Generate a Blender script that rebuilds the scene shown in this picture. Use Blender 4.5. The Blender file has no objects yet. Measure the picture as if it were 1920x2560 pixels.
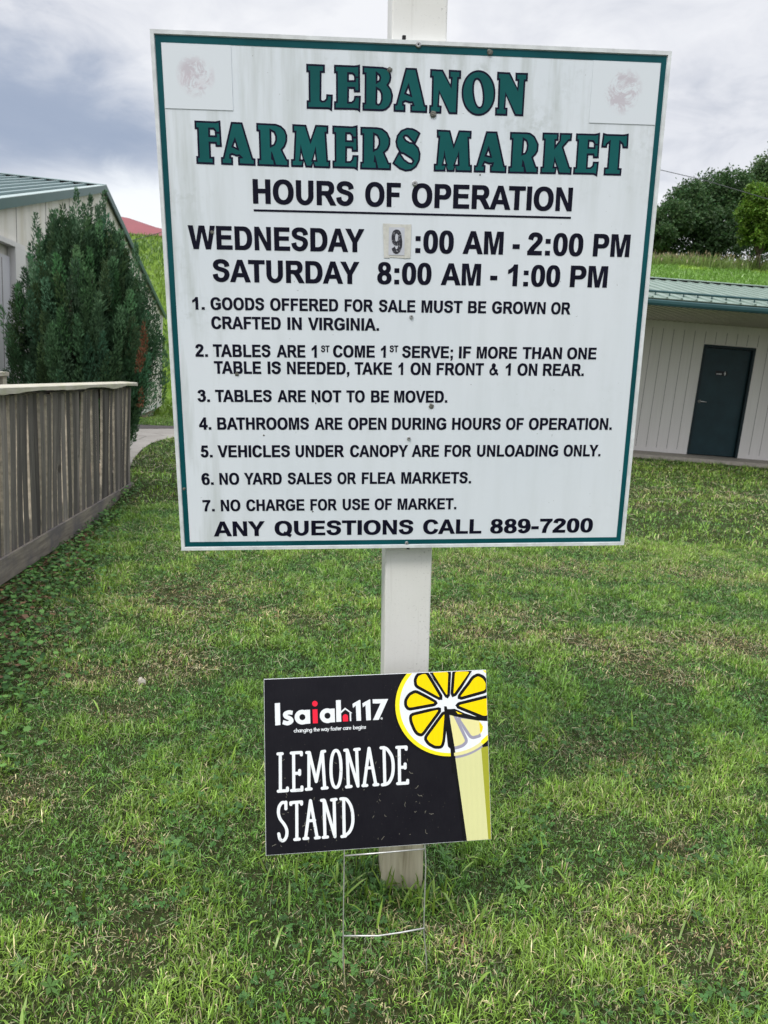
import bpy, bmesh, math, random
import numpy as np
from mathutils import Vector, Matrix
from mathutils.geometry import delaunay_2d_cdt

random.seed(7)
rng = np.random.default_rng(7)
SC = bpy.context.scene
COL = SC.collection
R = math.radians

# ------------------------------------------------------------------ camera
EYE = 1.62                      # eye height above the lawn at the sign
FPX = 1800.0                    # focal length in photo pixels (1920 x 2560)
PITCH, ROLL = R(11.5), R(4.5)
fw = np.array([0, math.cos(PITCH), -math.sin(PITCH)])
r0 = np.array([1.0, 0, 0])
d0 = np.cross(fw, r0)
RIGHT = math.cos(ROLL) * r0 - math.sin(ROLL) * d0
DOWN = math.sin(ROLL) * r0 + math.cos(ROLL) * d0
CAMR = np.stack([RIGHT, DOWN, fw], 1)
cd = bpy.data.cameras.new('camera')
cam = bpy.data.objects.new('camera', cd)
COL.objects.link(cam)
cd.sensor_fit = 'VERTICAL'
cd.sensor_height = 24.0
cd.lens = 24.0 * FPX / 2560.0
cd.clip_start, cd.clip_end = 0.05, 2000
m = Matrix.Identity(4)
for i in range(3):
    m[i][0], m[i][1], m[i][2] = RIGHT[i], -DOWN[i], -fw[i]
m[2][3] = EYE
cam.matrix_world = m
cd.dof.use_dof = True
cd.dof.focus_distance = 2.05
cd.dof.aperture_fstop = 5.6
SC.camera = cam

# ------------------------------------------------------------------ sky, sun, exposure
SUN_EL, SUN_AZ = R(52), R(215)          # azimuth clockwise from +Y: behind the camera, to its left
W = bpy.data.worlds.new("World")
SC.world = W
W.use_nodes = True
wt = W.node_tree
wt.nodes.clear()


def wn(kind, **kw):
    n = wt.nodes.new(kind)
    for k, v in kw.items():
        setattr(n, k, v)
    return n


def wmath(op, a, b=None, c=None):
    n = wn('ShaderNodeMath', operation=op)
    for i, v in enumerate((a, b, c)):
        if v is None:
            continue
        if isinstance(v, (int, float)):
            n.inputs[i].default_value = v
        else:
            wt.links.new(v, n.inputs[i])
    return n.outputs[0]


def wramp(fac, stops):
    n = wn('ShaderNodeValToRGB')
    wt.links.new(fac, n.inputs[0])
    e = n.color_ramp.elements
    while len(e) < len(stops):
        e.new(0.5)
    for el, (p, c) in zip(e, stops):
        el.position = p
        el.color = (*c, 1) if len(c) == 3 else c
    return n.outputs[0]


def wmix(fac, a, b):
    n = wn('ShaderNodeMix', data_type='RGBA')
    if isinstance(fac, (int, float)):
        n.inputs[0].default_value = fac
    else:
        wt.links.new(fac, n.inputs[0])
    for s, v in ((n.inputs[6], a), (n.inputs[7], b)):
        if isinstance(v, tuple):
            s.default_value = (*v, 1)
        else:
            wt.links.new(v, s)
    return n.outputs[2]


sky = wn('ShaderNodeTexSky', sky_type='NISHITA')
sky.sun_disc = False
sky.sun_elevation, sky.sun_rotation = SUN_EL, SUN_AZ
tc = wn('ShaderNodeTexCoord')
sep = wn('ShaderNodeSeparateXYZ')
wt.links.new(tc.outputs['Generated'], sep.inputs[0])
dx, dy, dz = sep.outputs
# clouds live on a flat layer overhead: project the view direction on it
zc = wmath('MAXIMUM', dz, 0.06)
cu = wmath('DIVIDE', dx, wmath('ADD', zc, 0.22))
cv = wmath('DIVIDE', dy, wmath('ADD', zc, 0.22))
cmb = wn('ShaderNodeCombineXYZ')
wt.links.new(cu, cmb.inputs[0])
wt.links.new(cv, cmb.inputs[1])


def wnoise(scale, detail, rough, dist, off=(0, 0, 0)):
    mp = wn('ShaderNodeMapping')
    mp.inputs['Location'].default_value = off
    wt.links.new(cmb.outputs[0], mp.inputs[0])
    n = wn('ShaderNodeTexNoise')
    n.inputs['Scale'].default_value = scale
    n.inputs['Detail'].default_value = detail
    n.inputs['Roughness'].default_value = rough
    n.inputs['Distortion'].default_value = dist
    wt.links.new(mp.outputs[0], n.inputs['Vector'])
    return n.outputs[0]


n1 = wnoise(1.9, 6, 0.55, 0.5, (3.1, 1.2, 0))
n2 = wnoise(4.6, 6, 0.6, 0.7, (0.4, 5.2, 2))
cl = wmath('ADD', wmath('MULTIPLY', n1, 0.65), wmath('MULTIPLY', n2, 0.35))
light_cloud = wramp(cl, [(0.36, (4.3, 4.5, 5.0)), (0.46, (5.7, 5.8, 6.15)), (0.58, (6.7, 6.75, 6.95))])
# dark rain bank low on the left
az = wmath('ARCTAN2', dx, dy)
el = wmath('ARCSINE', dz)


def blob(a0, e0, wa, we, amp, src):
    a = wmath('DIVIDE', wmath('SUBTRACT', az, a0), wa)
    e = wmath('DIVIDE', wmath('SUBTRACT', el, e0), we)
    d = wmath('SQRT', wmath('ADD', wmath('MULTIPLY', a, a), wmath('MULTIPLY', e, e)))
    d = wmath('ADD', d, wmath('MULTIPLY', wmath('SUBTRACT', src, 0.5), amp))
    n = wn('ShaderNodeMapRange', interpolation_type='SMOOTHERSTEP')
    wt.links.new(d, n.inputs[0])
    n.inputs[1].default_value, n.inputs[2].default_value = 1.35, 0.15
    n.inputs[3].default_value, n.inputs[4].default_value = 0, 1
    return n.outputs[0]


bank = blob(R(-26), R(14.0), R(17), R(5.5), 1.7, cl)
bank2 = blob(R(-33), R(25), R(14), R(5), 2.0, n2)
glow = blob(R(-19), R(9.0), R(9), R(3.6), 1.0, n2)
c1 = wmix(wmath('MULTIPLY', bank2, 0.7), light_cloud, (4.0, 4.25, 5.1))
c1 = wmix(wmath('MULTIPLY', bank, 0.9), c1, (2.25, 2.75, 3.75))
c1 = wmix(wmath('MULTIPLY', glow, 0.95), c1, (7.3, 7.5, 7.7))
# an overcast dome is two to three times brighter overhead than near the skyline
zen = wn('ShaderNodeMapRange', interpolation_type='SMOOTHSTEP')
wt.links.new(dz, zen.inputs[0])
zen.inputs[1].default_value, zen.inputs[2].default_value = 0.48, 0.95
zen.inputs[3].default_value, zen.inputs[4].default_value = 1.0, 3.6
zg = wn('ShaderNodeVectorMath', operation='SCALE')
wt.links.new(c1, zg.inputs[0])
wt.links.new(zen.outputs[0], zg.inputs['Scale'])
skyc = wmix(0.93, sky.outputs[0], zg.outputs[0])
bg = wn('ShaderNodeBackground')
bg.inputs['Strength'].default_value = 0.1
wt.links.new(skyc, bg.inputs['Color'])
wo = wn('ShaderNodeOutputWorld')
wt.links.new(bg.outputs[0], wo.inputs[0])

ld = bpy.data.lights.new('sun', 'SUN')
ld.energy = 1.5
ld.angle = R(14)
ld.color = (1.0, 0.95, 0.87)
sun = bpy.data.objects.new('sun', ld)
COL.objects.link(sun)
sdir = Vector((math.sin(SUN_AZ) * math.cos(SUN_EL), math.cos(SUN_AZ) * math.cos(SUN_EL), math.sin(SUN_EL)))
sun.rotation_euler = sdir.to_track_quat('Z', 'Y').to_euler()
SC.view_settings.view_transform = 'Standard'
SC.view_settings.look = 'None'
SC.view_settings.exposure = 0.52
SC.view_settings.gamma = 1.0
SC.cycles.max_bounces = 6
SC.cycles.diffuse_bounces = 3
SC.cycles.glossy_bounces = 2
SC.cycles.transmission_bounces = 3
SC.cycles.transparent_max_bounces = 4
SC.cycles.use_denoising = True


# ------------------------------------------------------------------ helpers: measuring
def ray(u, v):
    return CAMR @ np.array([(u - 960) / FPX, (v - 1280) / FPX, 1.0])


def at_y(u, v, y):
    d = ray(u, v)
    p = d * (y / d[1])
    return np.array([p[0], p[1], p[2] + EYE])


def at_z(u, v, z):
    d = ray(u, v)
    p = d * ((z - EYE) / d[2])
    return np.array([p[0], p[1], z])


class Plane:
    """a flat board: axes in columns of M (x right, y down, z away), centre t"""

    def __init__(s, M, t):
        s.M, s.t = np.array(M), np.array(t)

    def loc(s, u, v, dz=0.0):
        d = ray(u, v)
        n = s.M[:, 2]
        p = d * ((n @ (s.t + n * dz)) / (n @ d))
        return (s.M.T @ (p - s.t))[:2]


# ------------------------------------------------------------------ helpers: objects
def link(o):
    COL.objects.link(o)
    return o


def mesh_obj(name, verts, faces, mats, parent=None, mi=None, smooth=False):
    me = bpy.data.meshes.new(name)
    me.from_pydata([tuple(map(float, v)) for v in verts], [], faces)
    for mt in (mats if isinstance(mats, (list, tuple)) else [mats]):
        me.materials.append(mt)
    if mi is not None:
        me.polygons.foreach_set('material_index', mi)
    if smooth:
        me.polygons.foreach_set('use_smooth', [True] * len(me.polygons))
    me.update()
    o = link(bpy.data.objects.new(name, me))
    if parent:
        o.parent = parent
    return o


def tag(o, label, cat, group=None, kind=None):
    o['label'] = label
    o['category'] = cat
    if group:
        o['group'] = group
    if kind:
        o['kind'] = kind
    return o


def empty(name, label, cat, loc=(0, 0, 0), group=None, M=None):
    o = link(bpy.data.objects.new(name, None))
    o.empty_display_size = 0.2
    if M is not None:
        o.matrix_world = M
    else:
        o.location = loc
    return tag(o, label, cat, group)


class MB:
    def __init__(s):
        s.v, s.f, s.m = [], [], []

    def add(s, v, f, mi=0):
        b = len(s.v)
        s.v += [tuple(p) for p in v]
        s.f += [tuple(i + b for i in q) for q in f]
        s.m += [mi] * len(f)

    def box(s, x0, x1, y0, y1, z0, z1, mi=0):
        v = [(x, y, z) for z in (z0, z1) for y in (y0, y1) for x in (x0, x1)]
        s.add(v, [(0, 2, 3, 1), (4, 5, 7, 6), (0, 1, 5, 4), (2, 6, 7, 3), (0, 4, 6, 2), (1, 3, 7, 5)], mi)

    def obox(s, c, ax, ay, az, mi=0):
        """box from corner c along three edge vectors"""
        c, ax, ay, az = map(np.array, (c, ax, ay, az))
        v = [c + i * ax + j * ay + k * az for k in (0, 1) for j in (0, 1) for i in (0, 1)]
        s.add(v, [(0, 2, 3, 1), (4, 5, 7, 6), (0, 1, 5, 4), (2, 6, 7, 3), (0, 4, 6, 2), (1, 3, 7, 5)], mi)

    def tube(s, pts, rad, n=8, mi=0, cap=True):
        pts = [np.array(p, float) for p in pts]
        rad = rad if isinstance(rad, (list, tuple)) else [rad] * len(pts)
        rings = []
        up = np.array([0, 0, 1.0])
        for i, p in enumerate(pts):
            t = pts[min(i + 1, len(pts) - 1)] - pts[max(i - 1, 0)]
            t = t / (np.linalg.norm(t) + 1e-9)
            a = np.cross(t, up if abs(t @ up) < 0.95 else np.array([1.0, 0, 0]))
            a /= np.linalg.norm(a)
            b = np.cross(t, a)
            rings.append([p + rad[i] * (math.cos(2 * math.pi * k / n) * a + math.sin(2 * math.pi * k / n) * b) for k in range(n)])
        v = [q for r_ in rings for q in r_]
        f = [(i * n + k, i * n + (k + 1) % n, (i + 1) * n + (k + 1) % n, (i + 1) * n + k) for i in range(len(pts) - 1) for k in range(n)]
        if cap:
            f += [tuple(range(n))[::-1], tuple((len(pts) - 1) * n + k for k in range(n))]
        s.add(v, f, mi)

    def disc(s, c, rx, h, n=16, mi=0, dome=0.5):
        """a screw head lying on a board: axis -z"""
        cx, cy, cz = c
        v, f = [], []
        lev = [(1, 0), (1, h * dome), (0.72, h)]
        for q, hh in lev:
            for k in range(n):
                a = 2 * math.pi * k / n
                v.append((cx + rx * q * math.cos(a), cy + rx * q * math.sin(a), cz - hh))
        for i in range(2):
            for k in range(n):
                f.append((i * n + k, i * n + (k + 1) % n, (i + 1) * n + (k + 1) % n, (i + 1) * n + k))
        f.append(tuple(2 * n + k for k in range(n)))
        s.add(v, f, mi)

    def build(s, name, mats, parent=None, smooth=False, bevel=0.0):
        o = mesh_obj(name, s.v, s.f, mats, parent, s.m, smooth)
        if bevel:
            b = o.modifiers.new('bevel', 'BEVEL')
            b.width = bevel
            b.segments = 2
            b.limit_method = 'ANGLE'
        return o


# ------------------------------------------------------------------ helpers: materials
class Mat:
    def __init__(s, name, col=(0.5, 0.5, 0.5), rough=0.6, metal=0.0, spec=0.5):
        s.m = bpy.data.materials.new(name)
        s.m.use_nodes = True
        s.t = s.m.node_tree
        s.b = s.t.nodes['Principled BSDF']
        s.b.inputs['Base Color'].default_value = (*col, 1)
        s.b.inputs['Roughness'].default_value = rough
        s.b.inputs['Metallic'].default_value = metal
        s.b.inputs['Specular IOR Level'].default_value = spec

    def n(s, kind, **kw):
        n = s.t.nodes.new(kind)
        for k, v in kw.items():
            setattr(n, k, v)
        return n

    def l(s, a, b):
        s.t.links.new(a, b)

    def coord(s, which='Object', scale=(1, 1, 1), rot=(0, 0, 0)):
        c = s.n('ShaderNodeTexCoord')
        mp = s.n('ShaderNodeMapping')
        mp.inputs['Scale'].default_value = scale
        mp.inputs['Rotation'].default_value = rot
        s.l(c.outputs[which], mp.inputs[0])
        return mp.outputs[0]

    def noise(s, vec, scale, detail=4, rough=0.55, dist=0.0):
        n = s.n('ShaderNodeTexNoise')
        s.l(vec, n.inputs['Vector'])
        n.inputs['Scale'].default_value = scale
        n.inputs['Detail'].default_value = detail
        n.inputs['Roughness'].default_value = rough
        n.inputs['Distortion'].default_value = dist
        return n.outputs[0]

    def ramp(s, fac, stops, interp='LINEAR'):
        n = s.n('ShaderNodeValToRGB')
        n.color_ramp.interpolation = interp
        s.l(fac, n.inputs[0])
        e = n.color_ramp.elements
        while len(e) < len(stops):
            e.new(0.5)
        for el_, (p, c) in zip(e, stops):
            el_.position = p
            el_.color = (c, c, c, 1) if isinstance(c, (int, float)) else (*c, 1)
        return n.outputs[0]

    def mix(s, fac, a, b, mode='MIX'):
        n = s.n('ShaderNodeMix', data_type='RGBA', blend_type=mode)
        for sk, v in ((n.inputs[0], fac), (n.inputs[6], a), (n.inputs[7], b)):
            if isinstance(v, (int, float)):
                sk.default_value = v
            elif isinstance(v, tuple):
                sk.default_value = (*v, 1)
            else:
                s.l(v, sk)
        return n.outputs[2]

    def math(s, op, a, b=None):
        n = s.n('ShaderNodeMath', operation=op)
        for i, v in enumerate((a, b)):
            if v is None:
                continue
            if isinstance(v, (int, float)):
                n.inputs[i].default_value = v
            else:
                s.l(v, n.inputs[i])
        return n.outputs[0]

    def color(s, sock):
        s.l(sock, s.b.inputs['Base Color'])

    def bump(s, h, strength=0.3, dist=0.01):
        n = s.n('ShaderNodeBump')
        n.inputs['Strength'].default_value = strength
        n.inputs['Distance'].default_value = dist
        s.l(h, n.inputs['Height'])
        s.l(n.outputs[0], s.b.inputs['Normal'])


def simple(name, col, rough=0.6, metal=0.0, var=0.12, scale=12, bump=0.0, spec=0.3):
    q = Mat(name, col, rough, metal, spec)
    v = q.coord()
    f = q.noise(v, scale, 5, 0.6)
    lo = tuple(c * (1 - var) for c in col)
    hi = tuple(min(1, c * (1 + var)) for c in col)
    q.color(q.ramp(f, [(0.3, lo), (0.7, hi)]))
    if bump:
        q.bump(f, bump, 0.004)
    return q.m


# white aluminium sign face with mildew streaks running down and pin-prick specks
q = Mat('sign_face_white', rough=0.42, spec=0.4)
v = q.coord('Object', (1, 1, 1))
vs = q.coord('Object', (22, 2.2, 1))
big = q.noise(v, 2.2, 3, 0.5)
streak = q.noise(vs, 1.0, 4, 0.6)
speck = q.noise(v, 95, 2, 0.5)
patch = q.noise(v, 5.5, 5, 0.65)
c = q.ramp(big, [(0.3, (0.645, 0.70, 0.75)), (0.7, (0.69, 0.735, 0.78))])
sp = q.n('ShaderNodeSeparateXYZ')
q.l(q.coord('Object'), sp.inputs[0])
topm = q.n('ShaderNodeMapRange')
q.l(sp.outputs[1], topm.inputs[0])
topm.inputs[1].default_value, topm.inputs[2].default_value = -2.0, -2.45   # toward the upper edge
topm.inputs[3].default_value, topm.inputs[4].default_value = 0.12, 1.0
leftm = q.n('ShaderNodeMapRange')
q.l(sp.outputs[0], leftm.inputs[0])
leftm.inputs[1].default_value, leftm.inputs[2].default_value = -0.40, -0.60
leftm.inputs[3].default_value, leftm.inputs[4].default_value = 0.0, 1.0
w1 = q.math('MAXIMUM', topm.outputs[0], leftm.outputs[0])
sm = q.ramp(streak, [(0.46, 0.0), (0.68, 1.0)])
sm = q.math('MULTIPLY', q.math('MULTIPLY', sm, w1), 0.8)
c = q.mix(sm, c, (0.40, 0.44, 0.42))
pm = q.math('MULTIPLY', q.math('MULTIPLY', q.ramp(patch, [(0.52, 0.0), (0.72, 1.0)]), q.ramp(q.noise(v, 60, 3), [(0.45, 0.0), (0.62, 1.0)])), w1)
c = q.mix(q.math('MULTIPLY', pm, 0.7), c, (0.36, 0.40, 0.38))
c = q.mix(q.ramp(speck, [(0.765, 0.0), (0.80, 0.6)]), c, (0.22, 0.23, 0.22))
q.color(c)
M_FACE = q.m
M_TRIM = simple('sign_trim_white', (0.62, 0.65, 0.66), 0.5, 0, 0.16, 30)
M_GREEN = simple('sign_border_green', (0.004, 0.068, 0.080), 0.35, 0, 0.25, 6, 0, 0.12)
M_VGREEN = simple('vinyl_green', (0.006, 0.088, 0.088), 0.38, 0, 0.22, 4, 0, 0.12)
M_NAVY = simple('vinyl_navy', (0.008, 0.008, 0.024), 0.35, 0, 0.2, 30, 0, 0.08)
M_TEXT = simple('vinyl_black', (0.007, 0.007, 0.017), 0.35, 0, 0.2, 20, 0, 0.08)
M_SCREW = simple('screw_zinc', (0.42, 0.42, 0.42), 0.42, 0.7, 0.3, 200)
M_DARK = simple('dark_gap', (0.012, 0.012, 0.014), 0.8)
M_MUD = simple('wasp_mud', (0.13, 0.13, 0.115), 0.95, 0, 0.6, 180)
M_WIRE = simple('galvanised_wire', (0.50, 0.50, 0.48), 0.38, 0.75, 0.2, 60)

q = Mat('sticker_white', rough=0.35)
v = q.coord('Object')
blot = q.noise(v, 26, 6, 0.72, 0.8)
zone = q.noise(v, 9.5, 2, 0.5)
gd = q.n('ShaderNodeVectorMath', operation='DISTANCE')
q.l(q.coord('Generated', (1.25, 0.95, 0)), gd.inputs[0])
gd.inputs[1].default_value = (0.60, 0.47, 0)
mid_ = q.math('MULTIPLY', q.ramp(q.math('ADD', gd.outputs['Value'], q.math('MULTIPLY', zone, 0.30)), [(0.36, 1.0), (0.52, 0.0)]), 1.0)
mk = q.math('MULTIPLY', q.ramp(blot, [(0.47, 0.0), (0.56, 1.0)]), mid_)
c = q.mix(q.math('MULTIPLY', mk, 0.55), (0.665, 0.715, 0.76), (0.42, 0.33, 0.38))
pk = q.math('MULTIPLY', q.math('MULTIPLY', q.ramp(q.noise(v, 14, 2), [(0.5, 0.0), (0.65, 1.0)]), mid_), 0.35)
c = q.mix(pk, c, (0.58, 0.44, 0.50))
q.color(c)
M_STICK = q.m
q = Mat('masking_tape', rough=0.5)
v = q.coord('Object')
c = q.mix(q.ramp(q.noise(v, 70, 5, 0.7), [(0.45, 0.0), (0.75, 0.7)]), (0.60, 0.60, 0.56), (0.42, 0.42, 0.38))
q.color(c)
M_TAPE = q.m
M_PAPER = simple('number_paper', (0.52, 0.54, 0.60), 0.4, 0, 0.08, 60)
q = Mat('cracked_print', rough=0.45)
v = q.coord('Object')
c = q.mix(q.ramp(q.noise(v, 130, 5, 0.75, 1.0), [(0.55, 0.0), (0.63, 0.9)]), (0.012, 0.012, 0.022), (0.45, 0.46, 0.50))
q.color(c)
M_CRACK = q.m

# painted post: paint, dirty specks, bare wood at the foot
q = Mat('post_paint', rough=0.5)
v = q.coord('Object')
sp = q.n('ShaderNodeSeparateXYZ')
q.l(v, sp.inputs[0])
grain = q.noise(q.coord('Object', (60, 3.0, 60)), 1.0, 5, 0.65, 0.4)
paint = q.mix(q.ramp(q.noise(v, 5, 4), [(0.3, 0.0), (0.7, 1.0)]), (0.66, 0.66, 0.63), (0.72, 0.72, 0.70))
dots = q.ramp(q.noise(v, 150, 3, 0.6), [(0.60, 0.0), (0.68, 0.85)])
edgem = q.n('ShaderNodeMapRange')
q.l(sp.outputs[0], edgem.inputs[0])
edgem.inputs[1].default_value, edgem.inputs[2].default_value = 0.005, 0.065
dz_ = q.math('MULTIPLY', q.ramp(q.noise(v, 7, 3), [(0.40, 0.0), (0.58, 1.0)]), q.math('ADD', q.math('MULTIPLY', edgem.outputs[0], 0.85), 0.15))
paint = q.mix(q.ramp(q.noise(q.coord('Object', (45, 2.2, 45)), 1.0, 5, 0.7), [(0.56, 0.0), (0.74, 0.4)]), paint, (0.46, 0.45, 0.42))
paint = q.mix(q.math('MULTIPLY', dots, dz_), paint, (0.10, 0.10, 0.085))
wood = q.ramp(grain, [(0.25, (0.28, 0.23, 0.16)), (0.5, (0.54, 0.48, 0.36)), (0.75, (0.66, 0.60, 0.48))])
hm = q.n('ShaderNodeMapRange')
q.l(q.math('ADD', sp.outputs[1], q.math('MULTIPLY', q.noise(v, 18, 5, 0.7), 0.30)), hm.inputs[0])
hm.inputs[1].default_value, hm.inputs[2].default_value = -0.13, -0.06
q.color(q.mix(hm.outputs[0], paint, wood))
q.bump(grain, 0.25, 0.002)
M_POST = q.m

# corrugated plastic yard sign
def coroplast(name, col, rough=0.3):
    q = Mat(name, col, rough, 0, 0.14)
    v = q.coord('Object')
    wv = q.n('ShaderNodeTexWave', wave_type='BANDS', bands_direction='X', wave_profile='SIN')
    wv.inputs['Scale'].default_value = 0.5 / 0.0047 * 0.2
    wv.inputs['Distortion'].default_value = 0.0
    q.l(v, wv.inputs['Vector'])
    sc = q.noise(q.coord('Object', (1, 1, 1)), 9, 5, 0.7)
    c = q.mix(q.ramp(sc, [(0.35, 0.0), (0.75, 0.12)]), col, (0.04, 0.04, 0.045) if max(col) < 0.1 else tuple(x * 0.75 for x in col))
    dust = q.ramp(q.noise(v, 260, 2, 0.5), [(0.73, 0.0), (0.77, 0.5)])
    c = q.mix(dust, c, (0.30, 0.28, 0.22))
    q.color(c)
    q.bump(wv.outputs[1], 0.9, 0.0006)
    return q.m


M_CP_BLACK = coroplast('coroplast_black', (0.007, 0.0065, 0.010))
M_CP_INK = coroplast('coroplast_ink', (0.004, 0.004, 0.005))
M_CP_WHITE = coroplast('coroplast_white', (0.72, 0.75, 0.78))
M_CP_YEL = coroplast('coroplast_yellow', (0.86, 0.62, 0.0))
M_CP_RIM = coroplast('coroplast_rim_yellow', (0.86, 0.72, 0.02))
M_CP_PALE = coroplast('coroplast_pale_yellow', (0.70, 0.66, 0.31))
M_CP_PALE2 = coroplast('coroplast_pale_green', (0.60, 0.60, 0.30))
M_CP_GREY = coroplast('coroplast_grey_violet', (0.29, 0.28, 0.36))
M_CP_OLIVE = coroplast('coroplast_olive', (0.32, 0.33, 0.03))
M_CP_RED = coroplast('coroplast_red', (0.80, 0.02, 0.05))
M_CLIP = simple('dry_clipping', (0.30, 0.29, 0.23), 0.8)

# ------------------------------------------------------------------ flat lettering: glyph outlines painted on one plane
def cr(pts, n=8):
    """Catmull-Rom through pts"""
    P = [np.array(p, float) for p in pts]
    P = [2 * P[0] - P[1]] + P + [2 * P[-1] - P[-2]]
    out = []
    for i in range(1, len(P) - 2):
        for k in range(n):
            t = k / n
            a, b, c_, d = P[i - 1], P[i], P[i + 1], P[i + 2]
            out.append(0.5 * (2 * b + (c_ - a) * t + (2 * a - 5 * b + 4 * c_ - d) * t * t + (3 * b - a - 3 * c_ + d) * t ** 3))
    out.append(P[-2])
    return out


def pen(pts, hx, hy, smooth=True, n=8):
    s = cr(pts, n) if smooth else [np.array(p, float) for p in pts]
    L, Rr = [], []
    for i, p in enumerate(s):
        t = s[min(i + 1, len(s) - 1)] - s[max(i - 1, 0)]
        t /= np.linalg.norm(t) + 1e-9
        nrm = np.array([-t[1] * hx, t[0] * hy])
        L.append(p + nrm)
        Rr.append(p - nrm)
    return [tuple(p) for p in L + Rr[::-1]]


def sup(cx, cy, rx, ry, n=36, p=2.25, rot=0.0):
    o = []
    for k in range(n):
        a = 2 * math.pi * k / n
        ca, sa = math.cos(a), math.sin(a)
        x = rx * math.copysign(abs(ca) ** (2 / p), ca)
        y = ry * math.copysign(abs(sa) ** (2 / p), sa)
        o.append((cx + x * math.cos(rot) - y * math.sin(rot), cy + x * math.sin(rot) + y * math.cos(rot)))
    return o


def dsh(x0, y0, x1, y1, rx, n=16, p=2.25):
    cy, ry = (y0 + y1) / 2, (y1 - y0) / 2
    o = [(x0, y0)]
    for k in range(n + 1):
        a = -math.pi / 2 + math.pi * k / n
        ca, sa = max(math.cos(a), 0), math.sin(a)
        o.append((x1 - rx + rx * ca ** (2 / p), cy + ry * math.copysign(abs(sa) ** (2 / p), sa)))
    return o + [(x0, y1)]


def rc(x0, y0, x1, y1):
    return [(x0, y0), (x1, y0), (x1, y1), (x0, y1)]


def caps(x0, y0, x1, y1, r_, n=6):
    a = math.atan2(y1 - y0, x1 - x0)
    o = []
    for k in range(n + 1):
        t = a + math.pi / 2 + math.pi * k / n
        o.append((x0 + r_ * math.cos(t), y0 + r_ * math.sin(t)))
    for k in range(n + 1):
        t = a - math.pi / 2 + math.pi * k / n
        o.append((x1 + r_ * math.cos(t), y1 + r_ * math.sin(t)))
    return o


def wind(pts, c):
    """non-zero winding number of contour c round each of pts"""
    c = np.array(c, float)
    d = np.roll(c, -1, 0)
    x, y = pts[:, :1], pts[:, 1:]
    up = (c[:, 1] <= y) & (d[:, 1] > y)
    dn = (c[:, 1] > y) & (d[:, 1] <= y)
    side = (d[:, 0] - c[:, 0]) * (y - c[:, 1]) - (x - c[:, 0]) * (d[:, 1] - c[:, 1])
    return (up & (side > 0)).sum(1) - (dn & (side < 0)).sum(1)


def paint(ops):
    """ops: (contour, material index or -1 to erase), later ones over earlier -> verts, tris, material index"""
    vs, es = [], []
    for c, _ in ops:
        b = len(vs)
        vs += [Vector(p) for p in c]
        es += [(b + i, b + (i + 1) % len(c)) for i in range(len(c))]
    ext = max(max(abs(p.x), abs(p.y)) for p in vs)
    out = delaunay_2d_cdt(vs, es, [], 0, ext * 1e-6)
    V = np.array([tuple(p) for p in out[0]])
    F = [f for f in out[2]]
    cen = np.array([V[list(f)].mean(0) for f in F])
    lab = np.full(len(F), -1)
    for c, mi in ops:
        lab[wind(cen, c) != 0] = mi
    keep = [i for i in range(len(F)) if lab[i] >= 0]
    return V, [tuple(F[i]) for i in keep], [int(lab[i]) for i in keep]


def offset_poly(c, d):
    """inset a contour by d (mitred)"""
    P = np.array(c, float)
    area = 0.5 * np.sum(P[:, 0] * np.roll(P[:, 1], -1) - np.roll(P[:, 0], -1) * P[:, 1])
    if area < 0:
        P = P[::-1]
    out = []
    n = len(P)
    for i in range(n):
        a, b, c_ = P[i - 1], P[i], P[(i + 1) % n]
        u = (b - a) / (np.linalg.norm(b - a) + 1e-12)
        w = (c_ - b) / (np.linalg.norm(c_ - b) + 1e-12)
        n1_, n2_ = np.array([-u[1], u[0]]), np.array([-w[1], w[0]])
        bis = n1_ + n2_
        k = 2.0 / max(bis @ bis, 0.5)
        out.append(tuple(b + bis * k * d))
    return out


# heavy grotesque capitals, 1000 units to the em, capitals 716 high
sq = lambda x, y: rc(x, y, x + 138, y + 138)
G = {}
G['A'] = (722, [([(0, 0), (279, 716), (432, 716), (718, 0), (561, 0), (498, 163), (212, 163), (153, 0)], 1), ([(258, 284), (355, 549), (452, 284)], 0)])
G['B'] = (722, [(dsh(73, 345, 636, 716, 185), 1), (dsh(73, 0, 672, 402, 200), 1), (dsh(218, 428, 488, 598, 85), 0), (dsh(218, 121, 518, 312, 95), 0)])
G['C'] = (722, [(sup(378, 358, 332, 370), 1), (sup(384, 358, 176, 246), 0), ([(430, 430), (508, 482), (655, 516), (900, 560), (900, 190), (668, 219), (528, 263), (430, 330)], 0)])
G['D'] = (722, [(dsh(73, 0, 674, 716, 300), 1), (dsh(218, 121, 524, 595, 190), 0)])
G['E'] = (667, [([(73, 0), (73, 716), (604, 716), (604, 595), (218, 595), (218, 436), (577, 436), (577, 315), (218, 315), (218, 121), (618, 121), (618, 0)], 1)])
G['F'] = (611, [([(74, 0), (74, 716), (565, 716), (565, 595), (219, 595), (219, 425), (518, 425), (518, 304), (219, 304), (219, 0)], 1)])
G['G'] = (778, [(sup(392, 358, 348, 370), 1), (sup(392, 358, 190, 246), 0), ([(392, 395), (450, 420), (548, 500), (695, 530), (900, 560), (900, 395)], 0), (rc(716, -60, 950, 700), 0),
                (rc(402, 276, 716, 397), 1), ([(566, 190), (566, 300), (716, 300), (716, 102), (640, 40), (560, 20)], 1)])
G['H'] = (722, [([(73, 0), (73, 716), (218, 716), (218, 434), (503, 434), (503, 716), (648, 716), (648, 0), (503, 0), (503, 313), (218, 313), (218, 0)], 1)])
G['I'] = (278, [(rc(68, 0, 213, 716), 1)])
G['K'] = (722, [([(75, 0), (75, 716), (220, 716), (220, 398), (512, 716), (706, 716), (437, 438), (721, 0), (534, 0), (337, 336), (220, 216), (220, 0)], 1)])
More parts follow.
